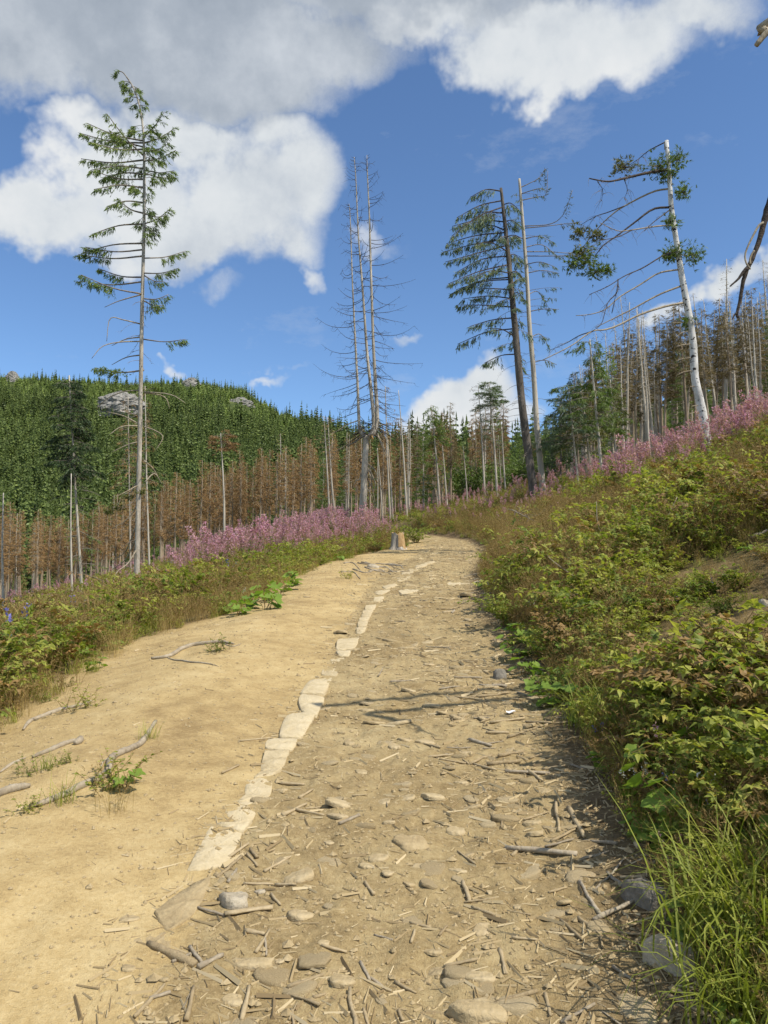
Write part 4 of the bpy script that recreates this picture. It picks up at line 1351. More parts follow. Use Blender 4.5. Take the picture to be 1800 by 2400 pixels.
def stones():
    # flat kerb slabs along the left side of the lane, corner by corner
    slabs = [[(441, 2040), (494, 1939), (567, 1956), (527, 2028)], [(536, 1890), (560, 1880), (601, 1882), (594, 1922), (561, 1930), (530, 1912)], [(580, 1825), (637, 1817), (633, 1868), (600, 1876), (574, 1863)],
             [(365, 2135), (440, 2080), (494, 2053), (480, 2100), (447, 2146), (392, 2180)], [(622, 1766), (678, 1762), (660, 1806), (611, 1812)], [(629, 1735), (696, 1735), (683, 1760), (622, 1755)],
             [(672, 1680), (737, 1671), (726, 1700), (708, 1727), (654, 1727)], [(707, 1630), (759, 1637), (741, 1677), (708, 1668), (700, 1648)], [(727, 1597), (777, 1592), (759, 1626), (705, 1624)],
             [(759, 1561), (799, 1557), (788, 1588), (755, 1583)], [(774, 1548), (806, 1545), (803, 1557), (781, 1560)], [(788, 1528), (821, 1527), (817, 1542), (799, 1542)],
             [(792, 1500), (841, 1496), (831, 1520), (790, 1524)], [(837, 1472), (859, 1471), (851, 1487), (835, 1486)], [(300, 2215), (340, 2195), (395, 2190), (400, 2230), (350, 2262), (315, 2250)],
             [(840, 1459), (862, 1458), (858, 1469), (838, 1469)], [(844, 1449), (866, 1448), (861, 1456), (842, 1457)], [(849, 1440), (870, 1439), (867, 1447), (847, 1447)],
             [(852, 1431), (875, 1430), (871, 1438), (850, 1438)], [(858, 1420), (881, 1418), (877, 1429), (856, 1429)], [(878, 1401), (900, 1399), (896, 1410), (876, 1411)],
             [(876, 1388), (905, 1381), (915, 1385), (890, 1395)], [(896, 1376), (925, 1369), (932, 1374), (906, 1382)], [(930, 1356), (962, 1351), (960, 1359), (934, 1363)],
             [(942, 1343), (968, 1339), (966, 1347), (942, 1350)], [(958, 1334), (986, 1329), (982, 1336), (960, 1341)], [(975, 1326), (1002, 1321), (998, 1328), (976, 1332)],
             [(995, 1319), (1020, 1314), (1016, 1320), (996, 1324)],
             [(935, 1385), (985, 1374), (990, 1384), (945, 1394)], [(985, 1373), (1020, 1369), (1024, 1378), (990, 1381)], [(1020, 1368), (1048, 1366), (1050, 1375), (1022, 1377)],
             [(1047, 1365), (1080, 1363), (1078, 1372), (1049, 1373)], [(1082, 1364), (1108, 1361), (1104, 1369), (1080, 1371)], [(1110, 1358), (1132, 1354), (1128, 1364), (1110, 1366)]]
    slabs += [[(612, 1814), (660, 1808), (640, 1822), (596, 1828)], [(560, 1932), (592, 1926), (568, 1954), (507, 1938)], [(576, 1866), (630, 1872), (600, 1882), (558, 1884)]]
    for si, pp in enumerate(slabs):
        faint = si in (3, 14)
        P = np.array([hit(*p) for p in pp])
        c = P.mean(0)
        # round the outline with extra points, pull corners in a little
        Q = []
        n = len(P)
        for i in range(n):
            a, b = P[i], P[(i + 1) % n]
            for t in (.0, .22, .5, .78):
                q = a + (b - a) * t
                q = c + (q - c) * ((1.02 if t == 0 else 1.1) + rng.normal(0, .025))
                Q.append(q)
        Q = np.array(Q)
        if np.cross(Q[1] - Q[0], Q[2] - Q[1])[2] < 0:
            pass
        area = .5 * np.sum(Q[:, 0] * np.roll(Q[:, 1], -1) - np.roll(Q[:, 0], -1) * Q[:, 1])
        if area < 0:
            Q = Q[::-1]
        m = len(Q)
        zc = np.array([float(H0(q[0], q[1])) for q in Q])
        up = .002 if faint else .006 + rng.random() * .010
        rings = []
        for sc, dz in ((1.0, -.09), (1.0, up - .009), (.98, up - .002), (.93, up), (.5, up + .003)):
            r = c + (Q - c) * sc
            r[:, 2] = zc * sc + float(H0(c[0], c[1])) * (1 - sc) + dz + rng.normal(0, .0025, m)
            rings.append(r)
        V = np.vstack(rings + [[[c[0], c[1], float(H0(c[0], c[1])) + up + .004]]])
        f = [(i * m + j, i * m + (j + 1) % m, (i + 1) * m + (j + 1) % m, (i + 1) * m + j) for i in range(4) for j in range(m)]
        tri = [(4 * m + j, 4 * m + (j + 1) % m, 5 * m) for j in range(m)]
        mb = MB(); mb.add(V, f, tri)
        obj('kerb_slab', mb.mesh('kerb_slab', M['stone' if faint else 'stone_kerb'], origin=c), PATH, tuple(c))
    # rounded stones of the worn paving (photo centre, half width, half height in pixels, rise factor)
    S = [(965, 1981, 38, 21, 1), (698, 2046, 34, 23, 1), (701, 2136, 34, 25, 1), (1132, 2169, 22, 24, 1), (1128, 2364, 60, 38, 1.2), (1128, 2288, 36, 25, 1), (1023, 2259, 22, 16, 1), (804, 2296, 29, 22, 1),
         (886, 2017, 24, 12, .8), (802, 1887, 36, 14, .8), (795, 1916, 25, 16, .8), (897, 1876, 20, 13, .8), (953, 1869, 20, 10, .8), (1014, 1867, 29, 11, .8), (911, 1932, 14, 8, 1), (1070, 1943, 23, 13, .8),
         (1077, 2035, 22, 12, .6), (1092, 2000, 18, 11, .6), (772, 1974, 13, 10, .8), (958, 2060, 15, 14, .7), (911, 2046, 13, 14, 1), (1016, 2223, 22, 14, .6), (1103, 1887, 23, 8, .7), (1161, 1890, 14, 7, .8),
         (1081, 1825, 14, 8, .8), (550, 2101, 36, 36, 2.0), (584, 2258, 50, 17, .9), (548, 2338, 25, 19, .8), (300, 2270, 17, 15, 1.3), (304, 2144, 23, 17, .5), (607, 2078, 13, 9, 1.5), (536, 2390, 21, 17, .8),
         (384, 2302, 11, 11, 1), (1247, 1927, 22, 9, 1), (1254, 1948, 22, 12, 1), (1278, 1852, 16, 8, 1), (1320, 2100, 17, 26, 1), (1385, 2178, 10, 8, 1), (1212, 2120, 11, 9, .8), (860, 2030, 18, 9, .6),
         (990, 2030, 26, 18, .6), (655, 2245, 12, 14, .7), (1240, 1700, 16, 9, 1), (1130, 1686, 10, 7, 1), (960, 1622, 20, 6, .8), (860, 1658, 18, 8, .8), (1035, 1668, 13, 8, .9), (1075, 1678, 17, 8, .9),
         (950, 1730, 17, 11, 1), (820, 1735, 13, 10, .9), (925, 1750, 14, 8, 1), (995, 1735, 24, 8, .7), (850, 1810, 18, 9, .8), (800, 1470 + 10, 16, 8, 1), (705, 1720, 10, 8, .7), (1168, 1500, 10, 7, 1.4), (950, 1515, 20, 7, .6),
         (910, 1560, 12, 5, .8), (1005, 1553, 12, 5, .8), (1000, 1500, 14, 6, .7), (970, 1508, 10, 7, .8), (855, 1540, 11, 4, .8), (1055, 1405, 12, 5, 1.2), (1100, 1398, 20, 5, 1), (960, 1375, 16, 4, .8), (880, 1690, 26, 8, .5),
         (1150, 2085, 10, 8, .8), (760, 2210, 13, 9, .8), (660, 1850, 14, 9, 1), (795, 1480, 14, 6, 1.2), (720, 1400, 10, 4, 1), (1195, 1470, 9, 6, 1), (1010, 1650, 20, 7, .6), (930, 1690, 30, 10, .5), (1090, 1760, 16, 8, .7)]
    for (px, py, hw, hh, rise) in S:
        p = hit(px, py + hh * .3)
        k = p[1] / F
        w = hw * k
        sl = max((EYE - p[2]) / p[1], .12) + .1
        l = min(hh * k / sl * .62, w * 1.7)
        h = w * .30 * rise
        h = min(h, .11)
        mb = lump(w, l, h, flat=.26, blocky=rng.uniform(.1, .8))
        m = 'stone_grey' if (px, py) in ((550, 2101), (607, 2078)) else 'stone'
        obj('stone', mb.mesh('stone', M[m]), PATH, (p[0], p[1], p[2] - h * .22))
    # the rest of the paving stones, smaller
    vars_ = [lump(1, rng.uniform(.6, 1.2), .34, flat=.28, blocky=rng.uniform(.2, .8)).mesh('stone', M['stone']) for i in range(10)]
    n = 0
    while n < 185:
        y = 2.4 * (12 ** rng.random())
        x = rng.uniform(float(xl(y)) + .05, float(xr(y)) - .1)
        s = rng.uniform(.022, .075) * (1 + .35 * (y > 8))
        o = obj('stone', vars_[n % 10], PATH, (x, y, float(H(x, y)) - s * .14))
        o.scale = (s, s, s * rng.uniform(.45, .85)); o.rotation_euler[2] = rng.uniform(0, 6.28)
        n += 1


stones()


def pebbles():
    N = 14000
    y = 2.2 * (13 ** rng.random(N))
    lane = rng.random(N) < .6
    x = np.where(lane, xl(y) + (xr(y) + .3 - xl(y)) * rng.random(N), xv(y) + (xl(y) - xv(y)) * rng.random(N))
    s = rng.gamma(2.0, .0022, N) + .0025
    s = np.where(lane, s, s * .75) * (1 + .05 * y)
    z = H(x, y)
    base = np.array([(1, 0, 0), (.3, .9, 0), (-.8, .6, 0), (-.7, -.7, 0), (.4, -.9, 0), (.1, .1, .7), (0, 0, -.5)])
    V = base[None] * (1 + rng.normal(0, .15, (N, 7, 1)))
    a = rng.random(N) * 6.28
    R = np.stack([np.cos(a), -np.sin(a)], -1), np.stack([np.sin(a), np.cos(a)], -1)
    vx = (V[..., :2] * R[0][:, None]).sum(-1); vy = (V[..., :2] * R[1][:, None]).sum(-1)
    V = np.stack([vx * s[:, None] + x[:, None], vy * s[:, None] + y[:, None], V[..., 2] * s[:, None] + z[:, None] + s[:, None] * .1], -1)
    f = np.array([(0, 1, 5), (1, 2, 5), (2, 3, 5), (3, 4, 5), (4, 0, 5), (1, 0, 6), (2, 1, 6), (3, 2, 6), (4, 3, 6), (0, 4, 6)])
    mb = MB(); mb.add(V.reshape(-1, 3), (np.arange(N)[:, None, None] * 7 + f[None]).reshape(-1, 3))
    obj('pebbles', mb.mesh('pebbles', M['stone'], smooth=False), PATH, kind='stuff')


pebbles()


# ------------------------------------------------------------------ sticks and wood chips
def stick_mesh(L, r, bend=.05, mat='wood', split=False):
    k = 6
    t = np.linspace(-.5, .5, k)
    p = np.stack([t * L, bend * L * np.cumsum(rng.normal(0, .35, k)), np.zeros(k)], -1)
    p[:, 1] -= p[:, 1].mean()
    mb = MB()
    rad = r * rng.uniform(.75, 1.1, k) * np.linspace(1, rng.uniform(.55, .95), k)
    mb.tube(p, rad, 7, wob=.1)
    if split:
        v = mb.v[0]; v[:, 2] *= .5
    return mb.mesh('stick', M[mat])


def sticks():
    known = [(1184, 1983, 1353, 2000, 12, 'stout smooth stick lying across the lane towards the shaded bank foot'), (1332, 1890, 1370, 1966, 15, 'thick short log end leaning at the shaded bank foot'), (1302, 1878, 1311, 1950, 9, 0), (1294, 1973, 1349, 1941, 8, 0),
             (1277, 1985, 1345, 1973, 5, 0), (1391, 2158, 1492, 2114, 13, 'thick pale peeled stick near the grey rock'), (1359, 2066, 1404, 2139, 10, 'cracked dark split stick beside the thick peeled one'), (1315, 2158, 1366, 2203, 10, 0), (1357, 2152, 1408, 2198, 10, 0),
             (1395, 2085, 1471, 2009, 6, 'thin straight grey twig pointing into the shaded bank'), (1286, 2091, 1328, 2078, 7, 0), (1279, 2342, 1290, 2386, 10, 0), (1172, 2232, 1186, 2295, 9, 0), (1437, 2279, 1488, 2308, 9, 0), (1315, 2397, 1395, 2369, 9, 0),
             (1100, 1734, 1151, 1751, 9, 0), (1184, 1812, 1290, 1812, 9, 'long dark stick at the bank foot below the paper scrap'), (1108, 1787, 1163, 1808, 7, 0), (1239, 1810, 1271, 1836, 10, 0), (1454, 2057, 1513, 2053, 8, 0), (1199, 2207, 1260, 2211, 5, 0),
             (656, 1836, 714, 1840, 9, 'pale round stick beside the kerb slabs'), (855, 2068, 877, 2095, 8, 0), (1086, 2068, 1101, 2111, 11, 0), (795, 1946, 842, 1930, 9, 0), (1041, 2258, 1121, 2261, 10, 'round stick resting between two path stones'), (674, 2314, 757, 2292, 10, 0),
             (752, 2225, 813, 2230, 8, 0), (844, 2259, 868, 2295, 7, 0), (869, 2288, 900, 2301, 7, 0), (1173, 2234, 1184, 2295, 9, 0), (850, 2364, 868, 2400, 9, 0), (683, 2364, 689, 2400, 8, 0), (935, 2364, 944, 2388, 10, 0), (925, 2296, 976, 2321, 8, 0),
             (734, 2343, 763, 2334, 9, 0), (964, 2216, 972, 2189, 7, 0), (1029, 2203, 1048, 2178, 7, 0), (527, 2152, 637, 2129, 20, 'broad flat wood splinter below the round white stone'), (464, 2127, 527, 2150, 6, 0), (635, 2095, 658, 2123, 8, 0), (645, 2066, 694, 2078, 8, 0),
             (570, 2066, 641, 2067, 5, 0), (574, 2190, 620, 2197, 12, 0), (580, 2007, 603, 2032, 8, 0), (586, 1998, 603, 2015, 10, 0), (536, 2011, 582, 1986, 8, 0), (350, 2355, 399, 2338, 10, 'dark grey stick on the sand edge'), (565, 2386, 586, 2319, 12, 0), (435, 2395, 456, 2323, 12, 0),
             (445, 2218, 472, 2264, 10, 0), (464, 2277, 523, 2247, 14, 0), (599, 2239, 633, 2184, 9, 0), (622, 2205, 624, 2243, 8, 0), (1139, 1717, 1193, 1718, 7, 0), (1150, 1700, 1230, 1690, 7, 0), (1190, 1725, 1290, 1700, 7, 0), (560, 1742, 640, 1728, 4, 'thin twig lying across the sand to the kerb slabs'),
             (520, 1820, 560, 1802, 6, 'single pale twig on bare sand left of the kerb'), (1210, 1625, 1270, 1640, 6, 0), (620, 2040, 680, 2010, 8, 0), (700, 1880, 735, 1855, 8, 0), (690, 1905, 760, 1918, 7, 0), (660, 1920, 720, 1890, 9, 0), (1010, 2180, 960, 2165, 6, 0)]
    lab = 'short broken stick lying on the stony lane'
    grp = 'sticks on the lane'
    for (x0, y0, x1, y1, w, l) in known:
        a, b = hit(x0, y0), hit(x1, y1)
        c = (a + b) / 2
        L = float(np.linalg.norm(b - a))
        r = max(w / F * c[1] / 2, .006)
        mat = 'wood_grey' if (l and 'grey' in l) or (l and 'dark' in l) or rng.random() < .25 else 'wood'
        me = stick_mesh(L, r, .03, mat, split=bool(l and 'splinter' in l))
        z = max(c[2], float(H(c[0], c[1]))) + r * .55
        o = obj('stick', me, None, (c[0], c[1], z), label=l or lab, category='stick')
        if not l:
            o['group'] = grp
        d = b - a
        o.rotation_euler = (0, -math.atan2(d[2], math.hypot(d[0], d[1])), math.atan2(d[1], d[0]))
    vs = [stick_mesh(1.0, rng.uniform(.035, .075), .05, 'wood_grey' if i % 4 == 0 else 'wood', split=(i % 3 == 0)) for i in range(14)]
    n = 0
    while n < 225:
        y = 2.35 * (8 ** rng.random())
        u = rng.beta(1.6, 1.0)
        x = float(xl(y)) - .1 + u * float(xr(y) - xl(y) + .25)
        if rng.random() > .12 + 1.6 * float(vnoise(x * 1.6, y * 1.6, 66)) ** 2.2:
            continue
        L = float(np.clip(rng.lognormal(-2.3, .45), .05, .34)) * (1 + .02 * y)
        rz = rng.uniform(0, 3.14)
        dx, dy = math.cos(rz) * L * .4, math.sin(rz) * L * .4
        z0, z1 = float(H(x - dx, y - dy)), float(H(x + dx, y + dy))
        o = obj('stick', vs[n % 14], None, (x, y, max((z0 + z1) / 2, float(H(x, y))) + L * .025), label=lab, category='stick', group=grp)
        th = rng.uniform(.6, 1.2)
        o.scale = (L, L * th, L * th)
        o.rotation_euler = (rng.uniform(0, 6), -math.atan2(z1 - z0, 2 * L * .4) * .8, rz)
        n += 1


sticks()


def chips():
    N = 30000
    y = 2.2 * (12 ** rng.random(N))
    u = rng.beta(1.5, 1.1, N)
    x = xl(y) - .2 + u * (xr(y) - xl(y) + .5)
    keep = rng.random(N) < .15 + .85 * vnoise(x * 1.3, y * 1.3, 66) ** 2.6 * 2.2
    x, y = x[keep], y[keep]
    ns = 1500                                       # a few on the sand as well
    ys = 2.2 * (9 ** rng.random(ns)); xs = xv(ys) + (xl(ys) - xv(ys)) * rng.random(ns)
    x, y = np.concatenate([x, xs]), np.concatenate([y, ys])
    N = len(x)
    L = np.clip(rng.lognormal(-3.45, .55, N), .010, .12) * (1 + .035 * y)
    L[-ns:] *= .55
    w = L * rng.uniform(.05, .16, N)
    a = rng.random(N) * math.pi
    d = np.stack([np.cos(a), np.sin(a)], -1)
    e = np.stack([-d[:, 1], d[:, 0]], -1)
    z0 = H(x - d[:, 0] * L / 2, y - d[:, 1] * L / 2); z1 = H(x + d[:, 0] * L / 2, y + d[:, 1] * L / 2)
    zl = rng.random(N) * .006 - .003
    A = np.stack([x - d[:, 0] * L / 2, y - d[:, 1] * L / 2, z0 + zl], -1)
    B = np.stack([x + d[:, 0] * L / 2, y + d[:, 1] * L / 2, z1 + zl], -1)
    E = np.concatenate([e, np.zeros((N, 1))], 1) * w[:, None] / 2
    U = np.zeros((N, 3)); U[:, 2] = w * .8
    V = np.stack([A - E, A + E, A + U, B - E * .7, B + E * .7, B + U * .7], 1).reshape(-1, 3)
    i = np.arange(N)[:, None] * 6
    mb = MB(); mb.add(V, i + np.array([[0, 3, 5, 2]]), i + np.array([[1, 2, 5, 4]]), i + np.array([[0, 1, 4, 3]]), i[:, :1] + np.array([[0, 2, 1]]), i + np.array([[3, 4, 5]]))
    m = mat_leaf('wood_chip', [(0, (.20, .145, .075)), (.35, (.31, .235, .125)), (.75, (.42, .335, .19)), (1, (.52, .43, .27))], island=.95, objr=0, noise=.05, trans=0, rough=.9)
    obj('wood_chips', mb.mesh('wood_chips', m, smooth=False), PATH, kind='stuff')


chips()


# ------------------------------------------------------------------ roots, logs, stumps, litter
def ground_line(pp, r, k=30, lift=.3):
    P = smooth_line(np.array([hit(*p) for p in pp]), k)
    P[:, 2] = H(P[:, 0], P[:, 1]) + r * lift
    return P


def roots():
    q = lambda pts: [(a * .4219, 1300 + b * .4219) for a, b in pts]
    R = [('weathered forked root arching out of the sand', [([(840, 590), (930, 575), (1000, 540), (1060, 510), (1150, 500), (1230, 495), (1300, 505)], 20), ([(930, 577), (1050, 605), (1210, 625)], 9), ([(1230, 495), (1290, 515), (1340, 500)], 6)]),
         ('long sinuous grey root snaking across the sand past the leafy weed', [([(865, 930), (820, 1000), (770, 1060), (690, 1110), (620, 1160), (600, 1220), (540, 1260), (430, 1295), (370, 1330), (240, 1380), (160, 1400)], 36), ([(640, 1140), (580, 1165), (560, 1195)], 9)]),
         ('thin dark root half buried in sand', [([(0, 1190), (60, 1155), (145, 1120)], 15)]),
         ('pale root with knobby cut end lying on sand', [([(180, 1120), (290, 1085), (380, 1050), (440, 1030)], 24), ([(415, 1060), (440, 1045), (450, 1020)], 34)]),
         ('curved root emerging from under the bramble edge', [([(130, 975), (170, 930), (270, 890), (350, 860), (430, 840), (510, 815)], 20)]),
         ('thick smooth pale root beside the mossy patch', [([(-40, 1350), (70, 1310), (170, 1290)], 42)])]
    for lab, parts in R:
        c = hit(*q([parts[0][0][0]])[0])
        root = thing('tree_root', lab, 'root', tuple(c))
        for pp, w in parts:
            qq = q(pp)
            r = w * .4219 / F * hit(*qq[len(qq) // 2])[1] / 2
            r *= 1.25
            ln = ground_line(qq, r, 34, .55)
            mb = MB()
            tp = np.interp(np.linspace(0, 1, 34), [0, .15, .5, .85, 1], [.45, .8, 1, .75, .3])
            mb.tube(ln, r * tp, 9, wob=.10)
            obj('root_limb', mb.mesh('root_limb', M['wood_grey'], origin=c), root)
    # roots by the stump further up
    c = hit(850, 1330)
    root = thing('tree_root', 'tangle of thin roots spread over the sand near the cut stump', 'root', tuple(c))
    for i in range(14):
        x0, y0 = rng.uniform(790, 930), rng.uniform(1316, 1345)
        pp = [(x0, y0), (x0 + rng.uniform(15, 30), y0 + rng.uniform(-4, 8)), (x0 + rng.uniform(35, 60), y0 + rng.uniform(-4, 14))]
        mb = MB(); mb.tube(ground_line(pp, .02, 12, .4), np.linspace(.024, .008, 12), 6, wob=.1)
        obj('root_limb', mb.mesh('root_limb', M['wood_grey'], origin=c), root)
    # logs
    for lab, pp, w, m in [('grey fallen log sticking out under the coarse grass tussock', [(1640, 2226), (1720, 2250), (1810, 2288)], 18, 'bark'), ('mossy crooked branch below the grey log', [(1644, 2375), (1668, 2345), (1699, 2304)], 11, 'bark_dark'),
                          ('pale fallen log lying by the fireweed and brush', [(355, 1338), (400, 1336), (440, 1342), (462, 1348)], 9, 'bark_pale'), ('white broken branch end on the bank slope', [(1762, 1272), (1800, 1258)], 9, 'wood_grey')]:
        P = np.array([hit(*p) for p in pp])
        r = w / F * P[0][1] / 2
        ln = smooth_line(P, 16); ln[:, 2] = H(ln[:, 0], ln[:, 1]) + r * 1.1 + (.25 if 'brush' in lab else .04)
        mb = MB(); mb.tube(ln, np.linspace(r, r * .75, 16), 10, wob=.07)
        obj('log', mb.mesh('log', M[m], origin=P[0]), None, tuple(P[0]), label=lab, category='log')


roots()


def stumps():
    for lab, (px, py), d, rad, h in [('cut stump with orange torn face at the path edge', (932, 1297), 24.5, .19, .46), ('low sawn stump standing in the fireweed', (747, 1276), 33, .20, .72)]:
        x = (px - CX) / F * d
        g = float(H0(x, d))
        o = np.array([x, d, g])
        t = thing('tree_stump', lab, 'stump', tuple(o))
        a = np.linspace(0, 2 * math.pi, 18, endpoint=False)
        V = []
        for f, s in ((-.3, 1.7), (.0, 1.45), (.2, 1.12), (.6, 1.0), (1.0, .96)):
            r = rad * s * (1 + .10 * np.sin(a * 5 + 1) * (1.3 - f) + rng.normal(0, .02, 18))
            zt = h * f + (h * .12 * np.sin(a * 2 + .6) + rng.normal(0, .02, 18) if f == 1 else 0)
            V.append(np.stack([np.cos(a) * r, np.sin(a) * r, np.full(18, 1.0) * zt], -1))
        f = [(i * 18 + j, i * 18 + (j + 1) % 18, (i + 1) * 18 + (j + 1) % 18, (i + 1) * 18 + j) for i in range(4) for j in range(18)]
        mb = MB(); mb.add(np.array(V).reshape(-1, 3), f)
        obj('bark', mb.mesh('bark', M['bark']), t)
        mb = MB()
        top = V[-1] * np.array([.97, .97, 1]) - np.array([0, 0, .004])
        mb.add(np.vstack([top, [[0, 0, h]]]), [(j, (j + 1) % 18, 18) for j in range(18)])
        # slab of torn bare wood facing the path
        sl = []
        for zf in (.08, .5, 1.02):
            for an in np.linspace(-1.5, -.15, 6):
                rr = rad * (1.32 - .3 * zf) * 1.02
                sl.append((math.cos(an) * rr, math.sin(an) * rr, h * zf + rng.normal(0, .03)))
        mb.add(sl, [(i * 6 + j, i * 6 + j + 1, i * 6 + j + 7, i * 6 + j + 6) for i in range(2) for j in range(5)])
        obj('cut_face', mb.mesh('cut_face', M['wood_cut']), t)


stumps()


def litter():
    p = hit(1197, 1676)
    mb = MB()
    g = np.linspace(0, 1, 5)
    X, Y = np.meshgrid((g - .5) * .062, (g - .5) * .05, indexing='ij')
    Z = .018 + .006 * np.sin(X * 90) + .005 * np.cos(Y * 110 + X * 60)
    top = np.stack([X, Y, Z], -1).reshape(-1, 3)
    mb.add(top, grid_faces(5, 5))
    mb.add(top - [0, 0, .0012], grid_faces(5, 5)[:, ::-1])
    m, n = base_mat('white_paper')
    finish(m, n, (.80, .80, .80, 1), .7, .2)
    o = obj('paper_scrap', mb.mesh('paper_scrap', m), None, (p[0], p[1], p[2]), label='small crumpled white paper scrap on the lane by the bank foot', category='litter')
    # pale upright rock at the bank foot
    for lab, px, py, w, l, h, m, rz in [('pointed pale grey rock at the bank foot beside the grey log', 1575, 2255, .058, .105, .065, 'stone_grey', .5), ('dark round stone half hidden under the bank leaves', 1172, 1592, .06, .06, .08, 'stone_dark', 0),
                                        ('grey stone half buried at the bank foot above the pale pointed rock', 1520, 2105, .07, .09, .06, 'stone_dark', .3), ('white stone lying at the green leafy edge of the sand', 612, 1384, .09, .07, .06, 'stone_grey', 0),
                                        ('white stone on the sand near the roots', 872, 1330, .13, .10, .07, 'stone_grey', 0), ('pale stone on the bare patch of the bank', 1795, 1418, .06, .07, .06, 'stone_grey', 0)]:
        p = hit(px, py)
        mb = lump(w, l, h, flat=.45, blocky=.5)
        o = obj('stone', mb.mesh('stone', M[m]), None, (p[0], p[1], p[2] - .005), label=lab, category='stone')
        o.rotation_euler[2] = rz


litter()
#NEXT
# ------------------------------------------------------------------ ground plants
def rdir(n, up=0.0):
    a = rng.random(n) * 6.283
    return np.stack([np.cos(a), np.sin(a), np.full(n, up)], -1)


def bramble(h=.6, stems=8, leafm=0, seedhead=True):
    """arching stems with three to five part leaves"""
    mb = MB()
    for s in range(stems):
        az = rng.uniform(0, 6.28)
        L = h * rng.uniform(.7, 1.35)
        b = curve((rng.normal(0, .05), rng.normal(0, .05), 0), az, L, rng.uniform(1.0, 1.45), rng.uniform(-.3, .5), 7, .08)
        mb.tube(b, np.linspace(.005, .002, 7), 3, False, m=1)
        n = int(9 + L * 8)
        ts = rng.uniform(.18, 1.0, n)
        P = sample(b, ts)
        D = rdir(n) * rng.uniform(.5, 1, n)[:, None]
        D[:, 2] = rng.uniform(-.1, .7, n)
        pet = rng.uniform(.03, .09, n)[:, None]
        Q = P + D * pet
        up = np.tile([0, 0, 1.0], (n, 1)) + rng.normal(0, .35, (n, 3))
        for a in (-1.0, 0.0, 1.0):
            S = np.cross(D, up)
            d2 = D * (1 if a == 0 else .55) + S * a * .8
            d2[:, 2] -= .25
            mb.leaves(Q, d2, up, rng.uniform(.05, .09, n), rng.uniform(.03, .05, n), m=leafm)
    return mb


def weed(h=.35, stems=14):
    """small leaved low herbs that fill the gaps"""
    mb = MB()
    for s in range(stems):
        az = rng.uniform(0, 6.28)
        b = curve((rng.normal(0, .09), rng.normal(0, .09), 0), az, h * rng.uniform(.5, 1.2), rng.uniform(.8, 1.5), rng.uniform(.2, 1.2), 5, .1)
        mb.tube(b, np.linspace(.003, .0015, 5), 3, False, m=1)
        n = 13
        P = sample(b, rng.uniform(.1, 1, n))
        D = rdir(n); D[:, 2] = rng.uniform(-.2, .6, n)
        mb.leaves(P, D, np.tile([0, 0, 1.0], (n, 1)) + rng.normal(0, .4, (n, 3)), rng.uniform(.025, .06, n), rng.uniform(.012, .028, n))
    return mb


def blades(mb, n, h, spread, lean, w, m=0, seed=0.0, sm=1):
    k = 5
    for i in range(n):
        az = rng.uniform(0, 6.28)
        p0 = np.array([rng.normal(0, spread), rng.normal(0, spread), 0])
        L = h * rng.uniform(.55, 1.2)
        b = curve(p0, az, L, 1.5 - abs(rng.normal(0, .2)), 1.45 - lean * rng.uniform(.3, 1.6), k, .06)
        s = np.array([-math.sin(az), math.cos(az), 0])
        ww = w * np.array([.8, 1, .85, .5, .06])
        V = np.vstack([b - s * ww[:, None] / 2, b + s * ww[:, None] / 2])
        f = [(j, j + 1, k + j + 1, k + j) for j in range(k - 1)]
        mb.add(V, f, m=m)
        if seed and rng.random() < seed:
            nn = 12
            ts = rng.uniform(.72, 1.0, nn)
            P = sample(b, ts)
            D = rng.normal(0, .5, (nn, 3)) + (b[-1] - b[-2]) / np.linalg.norm(b[-1] - b[-2])
            mb.cards(P, D, rng.uniform(.02, .045, nn), .006, m=sm)


def fireweed(h=1.2, bloom=.8):
    mb = MB()
    az = rng.uniform(0, 6.28)
    b = curve((0, 0, 0), az, h, 1.52, 1.3, 8, .05)
    mb.tube(b, np.linspace(.006, .002, 8), 3, False, m=3)
    n = 46
    ts = rng.uniform(.08, .7, n)
    P = sample(b, ts); D = rdir(n); D[:, 2] = rng.uniform(.0, .6, n)
    mb.leaves(P, D, np.tile([0, 0, 1.0], (n, 1)), rng.uniform(.08, .15, n) * (1.1 - ts * .5), rng.uniform(.014, .022, n), droop=.3, m=0)
    # spent pods below the flowers
    n = 30
    ts = rng.uniform(.58, .86, n)
    P = sample(b, ts); D = rdir(n); D[:, 2] = rng.uniform(.3, .9, n)
    mb.cards(P, D, rng.uniform(.04, .09, n), .008, m=2)
    n = int(52 * bloom)
    ts = rng.uniform(.74, 1.0, n)
    P = sample(b, ts); D = rdir(n); D[:, 2] = rng.uniform(-.2, .5, n)
    r = (1.04 - ts) * .16 + .012
    Q = P + D * r[:, None] * .8
    for q in range(2):
        mb.cards(Q, D + rng.normal(0, .7, (n, 3)), rng.uniform(.030, .055, n), rng.uniform(.018, .034, n), m=1)
    # side spikes
    for s in range(3):
        t0 = rng.uniform(.5, .75)
        c = curve(sample(b, t0), rng.uniform(0, 6.28), h * rng.uniform(.12, .24), .9, 1.3, 4)
        mb.tube(c, np.linspace(.003, .001, 4), 3, False, m=3)
        n = 14
        P = sample(c, rng.uniform(.3, 1, n)); D = rdir(n, .2)
        mb.cards(P, D, rng.uniform(.02, .045, n), .014, m=1 if rng.random() < .6 else 2)
    return mb


